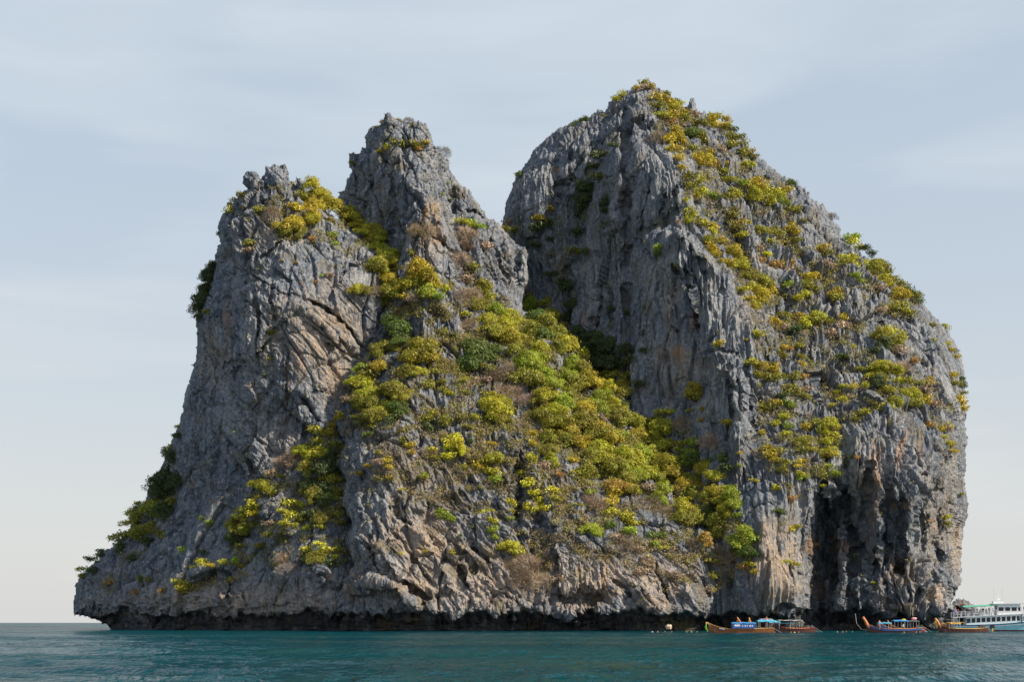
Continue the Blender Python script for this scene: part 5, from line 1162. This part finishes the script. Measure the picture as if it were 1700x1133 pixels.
WOODHULL = M_WOOD
b1 = longtail(1176, 250, 11.4, 'long varnished wooden boat with lime ribbons on its low prow and a printed blue banner', M_WOOD, M_WOODL, 1.75, 0.8, M_WOODL, (4.0, 8.2, 1.62, M_TARP, 0.5), R(-2), 0.95, M_LIME, True, None)
MB().hexa([(1.7,-.72,.62),(2.9,-.88,.48),(2.9,-.86,.48),(1.7,-.70,.62),(1.7,-.80,.92),(2.9,-.95,.74),(2.9,-.93,.74),(1.7,-.78,.92)]).build('name_panel', M_NAVY, b1)
m = MB()
for k in range(5): m.box(1.85+k*.2, -.93-.012*k, .66-.03*k, 1.95+k*.2, -.90-.012*k, .82-.03*k)
m.build('name_lettering', M_WHITE, b1)
longtail(1229, 263, 9.5, 'wooden boat with slanting orange prow rising just behind the blue banner', M_DARKW, M_WOODL, 2.75, 1.0, M_ORANGE, (3.1, 6.6, 1.9, M_CYAN, 0.8), R(2), 0.9, M_ORANGE)
longtail(1246, 270, 8.8, 'boat with an orange and yellow wrapped prow, second prow above the blue banner', M_BLUEP, M_WOODL, 2.75, 0.5, M_ORANGE, (1.6, 4.2, 2.0, M_METAL, 1.2), R(-3), 0.9, M_YEL)
longtail(1273, 266, 8.5, 'boat with an upright orange prow and bright cyan canopy, left of the white framed roof', M_DARKW, M_ORANGE, 2.85, 0.15, M_ORANGE, (0.2, 2.4, 1.75, M_CYAN, 0.6), R(4), 0.9, M_PINK)
b4 = longtail(1286, 256, 7.4, 'dark open boat with a flat white roof, right end of left boat group', M_DARKW, M_REDW, 0.9, 0.3, M_DARKW, (0.5, 4.9, 2.2, M_WHITE, 0.05), R(3), 0.9, None)
MB().box(0.9, -0.8, 1.62, 3.4, 0.8, 1.68).build('lower_awning', M_CYAN, b4)
longtail(1438, 254, 9.6, 'boat with the tallest thick orange prow, blue hull stripe and pale blue canopy', M_DARKW, M_ORANGE, 2.75, 1.0, M_ORANGE, (2.0, 4.3, 1.6, M_CYAN, 0.5), R(-3), 1.0, None, False, M_BLUEP, True, 0.22)
longtail(1461, 262, 7.6, 'boat with a short orange prow stub showing above the pale blue canopy', M_BLUEP, M_WOODL, 2.15, 0.3, M_ORANGE, (2.3, 5.0, 2.0, M_TARP, 0.6), R(2), 0.95, M_PINK)
longtail(1475, 268, 6.8, 'dark red brown boat with pink bundle on its roof, rightmost of the middle boat group', M_REDW, M_WOODL, 2.2, 0.3, M_ORANGE, (3.2, 5.6, 2.05, M_METAL, 0.2), R(-2), 0.95, None)
longtail(1557, 256, 9.0, 'dark brown boat with curved orange prow lying left of the white ferry', M_DARKW, M_WOODL, 2.55, 0.9, M_ORANGE, (1.6, 4.6, 1.75, M_WOODL, 0.15), R(3), 0.95, M_YEL, False, None, True, 0.2)
longtail(1566, 264, 7.5, 'brown boat with yellow canvas cover half hidden beside the ferry stern', M_REDW, M_YEL, 1.5, 0.5, M_WOODL, (0.8, 3.0, 1.55, M_YEL, 0.5), R(-2), 0.9, None)
# things stowed on roofs
o = MB().loft([[(-.35+.02*k, math.cos(a)*r, math.sin(a)*r*.8) for a in np.linspace(0, 5.5, 8)] if False else [(x, math.cos(a)*r, math.sin(a)*r*.7) for a in np.linspace(0, 5.5, 8)] for k, (x, r) in enumerate(((-.5, .12), (-.3, .32), (.1, .38), (.4, .26), (.5, .1)))]).build('bundle', M_PINK)
px, py, _ = wpos(1517.5, 268); o.location = (px, py, 2.52); tag(o, 'pink cloth bundle on the roof at the right of the middle boats', 'bundle')
o = MB().loft([[(x, math.cos(a)*r, math.sin(a)*r*.7) for a in np.linspace(0, 5.5, 8)] for (x, r) in ((-.4, .1), (-.2, .26), (.2, .3), (.4, .1))]).build('bundle', M_YEL)
px, py, _ = wpos(1500, 262); o.location = (px, py, 2.28); tag(o, 'yellow bundle lying at the right end of the bright blue canopy', 'bundle')

# ------------------------------------------------------------------ ferry
def ferry():
    yaw = R(-12); D0 = 290
    t = empty('ferry', wpos(1588, D0), yaw)
    tag(t, 'white and pale blue two deck passenger ferry cut by the right edge of the picture', 'ferry')
    SH = lambda x: 1.25+0.0042*max(0, x-1)**2
    L = 25.0; rings = []; boot = []; N_ = 16
    for i in range(N_):
        a = i/(N_-1); x = -0.8+a*L
        b = 3.0*(1-max(0, (a-0.45)/0.55)**2.4*0.98)*(0.9+0.1*min(1, a*6)); g = SH(x)
        xs = x+1.6*max(0, a-0.8)/0.2
        rings.append([(xs, -b, g), (x, -b*0.93, 0.25), (x, -b*0.6, -0.9), (x, b*0.6, -0.9), (x, b*0.93, 0.25), (xs, b, g)])
        boot.append([(x, -b*0.935-0.01, 0.30), (x, -b*0.80-0.02, -0.45), (x, b*0.80+0.02, -0.45), (x, b*0.935+0.01, 0.30)])
    MB().loft(rings).build('hull', M_HULLC, t)
    MB().loft(boot).build('boot_stripe', M_REDW, t)
    m = MB(); m2 = MB()
    m.rod([(r[0][0], r[0][1]-0.03, r[0][2]-0.02) for r in rings], 0.10, 6); m.rod([(r[5][0], r[5][1]+0.03, r[5][2]-0.02) for r in rings], 0.10, 6)
    m.build('rubbing_strake', M_NAVY, t)
    m2.rod([(r[0][0], r[0][1]*.99-0.04, r[0][2]-0.35) for r in rings], 0.06, 6); m2.build('hull_line', M_WHITE, t)
    zf = lambda x: 2.78+0.055*x          # upper deck
    # lower cabin as separate wall panels round each window
    x0, x1 = 1.6, 12.2; y = 2.55
    def slab(a, b, za, zb, yy, th=0.08):
        return [(a,yy,za(a)),(b,yy,za(b)),(b,yy+th,za(b)),(a,yy+th,za(a)),(a,yy,zb(a)),(b,yy,zb(b)),(b,yy+th,zb(b)),(a,yy+th,zb(a))]
    w = MB()
    lo = lambda x: SH(x)-0.1; wl = lambda x: SH(x)+0.42; wh = lambda x: zf(x)-0.30; hi = lambda x: zf(x)-0.02
    for yy in (-y, y-0.08):
        w.hexa(slab(x0, x1, lo, wl, yy)); w.hexa(slab(x0, x1, wh, hi, yy))
    nW = 11; pw = (x1-x0)/nW
    for yy in (-y, y-0.08):
        for k in range(nW+1):
            c = x0+k*pw; w.hexa(slab(c-0.12 if k else c, c+0.12 if k < nW else c, wl, wh, yy))
    w.hexa([(x0,-y,lo(x0)),(x0+.08,-y,lo(x0)),(x0+.08,y,lo(x0)),(x0,y,lo(x0)),(x0,-y,hi(x0)),(x0+.08,-y,hi(x0)),(x0+.08,y,hi(x0)),(x0,y,hi(x0))])
    w.hexa([(x1,-y,lo(x1)),(x1+.08,-y,lo(x1)),(x1+.08,y,lo(x1)),(x1,y,lo(x1)),(x1-.6,-y,hi(x1)),(x1-.5,-y,hi(x1)),(x1-.5,y,hi(x1)),(x1-.6,y,hi(x1))])
    cb = w.build('lower_cabin', M_WHITE, t)
    for k in range(nW):
        a = x0+k*pw+0.12; b = a+pw-0.24
        MB().hexa(slab(a, b, wl, wh, -y+0.035, 0.02)).build('window', M_GLASS, cb)
    MB().hexa([(-0.9,-2.9,zf(-.9)-.02),(13.4,-2.7,zf(13.4)-.02),(13.4,2.7,zf(13.4)-.02),(-0.9,2.9,zf(-.9)-.02),(-0.9,-2.9,zf(-.9)+.14),(13.4,-2.7,zf(13.4)+.14),(13.4,2.7,zf(13.4)+.14),(-0.9,2.9,zf(-.9)+.14)]).build('upper_deck', M_WHITE, t)
    for yy in (-2.8, 2.8):
        r_ = MB()
        for dz in (0.45, 0.72, 1.0): r_.rod([(-0.8, yy, zf(-.8)+.14+dz), (7.4, yy, zf(7.4)+.14+dz)], 0.03, 5)
        ra = r_.build('railing', M_WHITE, t)
        for k in range(12): 
            x = -0.8+k*0.745; MB().rod([(x, yy, zf(x)+.1), (x, yy, zf(x)+1.15)], 0.03, 5).build('rail_post', M_WHITE, ra)
    for x in (-0.6, 0.4):
        for yy in (-2.6, 2.6): MB().rod([(x*1.0-0.1, yy, 0.9), (x-0.1, yy, zf(x))], 0.06, 6).build('stanchion', M_WHITE, t)
    # awning
    aw = MB(); rr = []
    for i in range(9):
        x = 1.1+i*0.78; z = 4.85+0.055*x
        rr.append([(x, -2.9, z), (x, -1.5, z+0.2), (x, 0, z+0.28), (x, 1.5, z+0.2), (x, 2.9, z), (x, 2.9, z-0.10), (x, 0, z+0.2), (x, -2.9, z-0.10)])
    aw.loft(rr); aw = aw.build('awning', M_GREEN, t)
    for x in (1.4, 3.3, 5.2, 7.0):
        for yy in (-2.7, 2.7): MB().rod([(x, yy, zf(x)+.1), (x, yy, 4.85+0.055*x)], 0.04, 5).build('awning_post', M_WHITE, aw)
    # wheelhouse: raked front, windows
    w = MB(); a0, a1 = 7.6, 12.4; B_ = 2.3; zb, zt = zf(8)+.14, 5.45
    zlo = zb+0.75; zhi = zb+1.5
    L0 = lambda x: zb; L1 = lambda x: zlo; L2 = lambda x: zhi; L3 = lambda x: zt
    for yy in (-B_, B_-.08):
        w.hexa(slab(a0, a1, L0, L1, yy)); w.hexa(slab(a0, a1-0.3, L2, L3, yy))
        for c in (a0, a0+1.25, a0+2.5, a0+3.75, a1-.35): w.hexa(slab(c, c+.3, L1, L2, yy))
    w.hexa([(a1,-B_,zb),(a1+.08,-B_,zb),(a1+.08,B_,zb),(a1,B_,zb),(a1-.1,-B_,zlo),(a1-.02,-B_,zlo),(a1-.02,B_,zlo),(a1-.1,B_,zlo)])
    w.hexa([(a0,-B_,zb),(a0+.08,-B_,zb),(a0+.08,B_,zb),(a0,B_,zb),(a0,-B_,zt),(a0+.08,-B_,zt),(a0+.08,B_,zt),(a0,B_,zt)])
    wh_ = w.build('wheelhouse', M_WHITE, t)
    for c in (a0+.3, a0+1.55, a0+2.8): MB().hexa(slab(c, c+.95, L1, L2, -B_+.03, .02)).build('window', M_GLASS, wh_)
    MB().hexa([(a1-.1,-B_+.1,zlo),(a1-.06,-B_+.1,zlo),(a1-.06,B_-.1,zlo),(a1-.1,B_-.1,zlo),(a1-.35,-B_+.1,zhi),(a1-.31,-B_+.1,zhi),(a1-.31,B_-.1,zhi),(a1-.35,B_-.1,zhi)]).build('windscreen', M_GLASS, wh_)
    MB().hexa([(6.6,-2.6,zt),(13.0,-2.5,zt+.08),(13.0,2.5,zt+.08),(6.6,2.6,zt),(6.6,-2.6,zt+.16),(12.8,-2.5,zt+.24),(12.8,2.5,zt+.24),(6.6,2.6,zt+.16)]).build('roof', M_WHITE, wh_)
    MB().box(7.0, -1.3, zt+.16, 9.0, 1.3, zt+.62).build('roof_locker', M_WHITE, wh_)
    ms = MB().rod([(8.1, 0, zt+.6), (8.1, 0, zt+2.1)], 0.05, 6).rod([(7.6, 0, zt+1.3), (8.6, 0, zt+1.3)], 0.035, 5).rod([(7.8, 0, zt+1.0), (8.4, 0, zt+1.0)], 0.12, 6).build('mast', M_WHITE, t)
    MB().rod([(7.2, -.8, zt+.5), (7.1, -.8, zt+3.6)], 0.018, 4).build('antenna', M_METAL, t)
    MB().rod([(9.0, .8, zt+.3), (8.9, .8, zt+3.3)], 0.018, 4).build('antenna', M_METAL, t)
    # fore deck bulwark and rail
    r_ = MB()
    for dz in (0.4, 0.8): r_.rod([(x, -2.85*(1-max(0, ((x+.8)/25-0.45)/0.55)**2.4), SH(x)+dz) for x in np.linspace(13, 24, 10)], 0.03, 5)
    r_.build('railing', M_WHITE, t)
    MB().hexa([(12.4,-2.75,lo(12.4)),(16.5,-2.5,lo(16.5)),(16.5,2.5,lo(16.5)),(12.4,2.75,lo(12.4)),(12.4,-2.65,zf(12)),(14.6,-2.4,zf(13)-.1),(14.6,2.4,zf(13)-.1),(12.4,2.65,zf(12))]).build('fore_cabin', M_WHITE, t)
    for k in range(4): MB().hexa([(12.7+k*.62,-2.80+.03*k,2.35+.04*k),(13.05+k*.62,-2.78+.03*k,2.35+.04*k),(13.05+k*.62,-2.6,2.35+.04*k),(12.7+k*.62,-2.6,2.35+.04*k),(12.6+k*.55,-2.74+.04*k,3.05),(12.95+k*.55,-2.72+.04*k,3.05),(12.95+k*.55,-2.6,3.05),(12.6+k*.55,-2.6,3.05)]).build('window', M_GLASS, t)
    for x, mt in ((4.4, M_RUB), (6.6, M_RUB)):
        f_ = MB().torus((x, -3.12, 0.95), 0.30, 0.15, 'y', 12, 6).rod([(x, -3.08, 1.2), (x, -3.05, SH(x))], .03, 4).build('tyre_fender', mt, t)
    MB().rod([(6.6, -3.2, 0.05), (6.6, -3.2, 0.65)], 0.16, 8).build('fender', M_YEL, t)
    # passengers
    c_, s_ = math.cos(yaw), math.sin(yaw); ox, oy, _ = wpos(1588, D0)
    cols = [((.10,.14,.45),'blue'),((.60,.12,.12),'red'),((.75,.72,.70),'white'),((.05,.05,.06),'black'),((.70,.28,.30),'pink'),((.08,.10,.16),'navy'),((.25,.25,.27),'grey'),((.06,.2,.25),'teal'),((.72,.5,.1),'orange'),((.1,.12,.1),'dark green')]
    seats = [(-.55,-2.3,'stand',0,'at the stern corner of the rail'),(.1,-2.35,'stand',1,'at the stern rail beside the first'),(.75,-1.6,'sit',2,'near the stern end of the upper deck'),(1.3,-2.35,'stand',4,'at the rail under the awning edge'),
             (2.0,-2.3,'sit',5,'first seat under the green awning'),(2.6,-1.9,'sit',6,'second seat under the green awning'),(3.2,-2.3,'sit',3,'third seat under the green awning'),(3.8,-1.8,'stand',5,'standing mid awning'),(4.4,-2.35,'sit',6,'seated beyond the mid awning post'),
             (4.95,-1.9,'stand',3,'standing beyond the mid awning post'),(5.5,-2.3,'sit',7,'seated near the forward awning posts'),(6.1,-2.0,'stand',6,'standing near the forward awning posts'),(6.8,-2.3,'sit',0,'last seat before the wheelhouse')]
    for i, (x, yl, ps, ci, wh) in enumerate(seats):
        z = zf(x)+0.14+(0.25 if ps == 'sit' else 0)
        if ps == 'sit': MB().box(x-.25, yl-.2, zf(x)+.14, x+.25, yl+.25, zf(x)+.14+.62).build('bench', M_WHITE, t)
        person(ps, (ox+x*c_-yl*s_, oy+x*s_+yl*c_, z), R([10, -60, 80, -20, 170][i % 5]), cols[ci][0], 'person in %s top %s on the ferry' % (cols[ci][1], wh), 'passengers on the upper deck of the ferry', 0.94)
    xx, yy = 12.9, -1.9
    person('stand', (ox+xx*c_-yy*s_, oy+xx*s_+yy*c_, zf(12.9)+.14), 0, (.12, .05, .06), 'person in dark red top standing in front of the ferry wheelhouse', 'passengers on the upper deck of the ferry', 0.94)
ferry()

# people in the longtail boats
for (u, D, z, ps, col, lab) in [
    (1292, 256, .62, 'stand', (.25,.2,.4), 'person in purple top standing at the left post of the white roofed boat'),
    (1300, 256, .40, 'sit', (.6,.35,.2), 'person in tan top seated under the left half of the white roof'),
    (1308, 256, .62, 'stand', (.12,.12,.14), 'person in black top standing in the middle of the white roofed boat'),
    (1321, 256, .62, 'stand', (.35,.3,.28), 'person in brown top standing at the right post of the white roofed boat'),
    (1186, 250, .50, 'sit', (.15,.16,.14), 'person in dark top seated near the prow of the lime ribboned boat'),
    (1490, 262, .45, 'sit', (.15,.16,.2), 'person in navy top seated under the bright blue canopy'),
    (1499, 262, .45, 'stand', (.4,.36,.33), 'person in grey top standing under the right of the bright blue canopy'),
    (1510, 268, .55, 'stand', (.12,.2,.3), 'person in teal top standing under the rightmost flat roof'),
    (1568, 256, .50, 'sit', (.62,.4,.1), 'person in orange top just behind the curved orange prow by the ferry'),
    (1577, 256, .55, 'stand', (.5,.2,.2), 'person in red top in the boat beside the ferry stern')]:
    x, y, _ = wpos(u, D); person(ps, (x, y, z-0.45 if ps == 'sit' else z-0.35), R(rngv.uniform(-60, 60)), col, lab, 'people in the longtail boats', 0.97)
# swimmers
for (u, D, col, lab) in [
    (1083, 268, (.8,.8,.8), 'swimmer in white top, leftmost near the pale rock'), (1092, 262, (.5,.4,.3), 'swimmer in tan top right of the white one'), (1104, 264, (.6,.3,.2), 'swimmer in rust coloured top below the pale rock'), (1115, 262, (.7,.4,.3), 'swimmer in peach top right of the pale rock'),
    (1140, 263, (.35,.75,.05), 'swimmer in lime life vest, left of the lime pair'), (1148, 266, (.4,.75,.05), 'swimmer in lime life vest, right of the lime pair'), (1157, 262, (.7,.7,.1), 'swimmer in yellow vest nearest the ribboned prow'),
    (1286, 246, (.8,.6,.3), 'swimmer in sand coloured top under the stern of the ribboned boat'), (1313, 250, (.75,.7,.6), 'swimmer in cream top, left of three below the white roofed boat'), (1319, 252, (.8,.75,.2), 'swimmer in yellow top, middle of three below the white roofed boat'), (1326, 252, (.75,.6,.5), 'swimmer in beige top, right of three below the white roofed boat'),
    (1351, 258, (.8,.7,.7), 'swimmer in pale pink top alone right of the white roofed boat'), (1390, 262, (.6,.6,.6), 'swimmer in grey top in the gap under the cave'), (1399, 262, (.75,.25,.08), 'swimmer in orange vest under the cave'), (1405, 263, (.7,.4,.2), 'swimmer in tan vest right of the orange one'), (1415, 262, (.75,.75,.1), 'swimmer in yellow vest left of the tall orange prow'),
    (1501, 250, (.7,.6,.4), 'swimmer in beige top below the middle boats'), (1521, 252, (.8,.7,.2), 'swimmer in yellow top, left of the pair right of the middle boats'), (1527, 252, (.7,.65,.5), 'swimmer in cream top, right of the pair right of the middle boats'), (1536, 256, (.6,.5,.4), 'swimmer in brown top halfway to the ferry boats')]:
    x, y, _ = wpos(u, D); person('swim', (x, y, -0.04), R(rngv.uniform(-90, 90)), col, lab, 'swimmers below the cliff', 0.95)

# pale rock on the dark ledge and the balanced boulder
def boulder(name, loc, r, label, mat, seed, sq=(1, .9, .8)):
    import bmesh
    bm = bmesh.new(); bmesh.ops.create_icosphere(bm, subdivisions=4, radius=1)
    co = np.array([v.co for v in bm.verts]); n = facets(co[:, 0]*2, co[:, 1]*2, co[:, 2]*2, (0, 0, 0), 1.3, seed, (0, 0, 1), 0.7, 1.2, 0)+fbm(co[:, 0]*2, co[:, 1]*2, co[:, 2]*2, 4, seed)
    for v, h in zip(bm.verts, n): v.co = v.co*(1+0.28*float(h)); v.co = (v.co.x*sq[0]*r, v.co.y*sq[1]*r, v.co.z*sq[2]*r)
    me = bpy.data.meshes.new(name); bm.to_mesh(me); bm.free(); me.materials.append(mat)
    o = link(name, me); o.location = loc; tag(o, label, 'rock'); return o
M_PALE = simple_mat('pale_limestone', (0.62, 0.48, 0.38), 0.9, 0.25, 3)
boulder('boulder', P(1110, 1042, 283), 0.62, 'small pale pink boulder on the dark waterline ledge above the swimmers', M_PALE, 3)
Yt = (surf(418, 312) or 346)
boulder('boulder', P(418, 299, Yt+1.5), 2.1, 'balanced grey boulder perched at the left end of the left tower crest', ROCK, 5, (1.0, .9, 1.05))
o = MB().rod([P(1420, 1020, 300), P(1422, 1036, 290), P(1430, 1046, 275), P(1438, 1047, 256)], 0.05, 5).build('mooring_rope', M_ROPE); tag(o, 'mooring rope hanging from the cliff to the tall orange prow', 'rope')
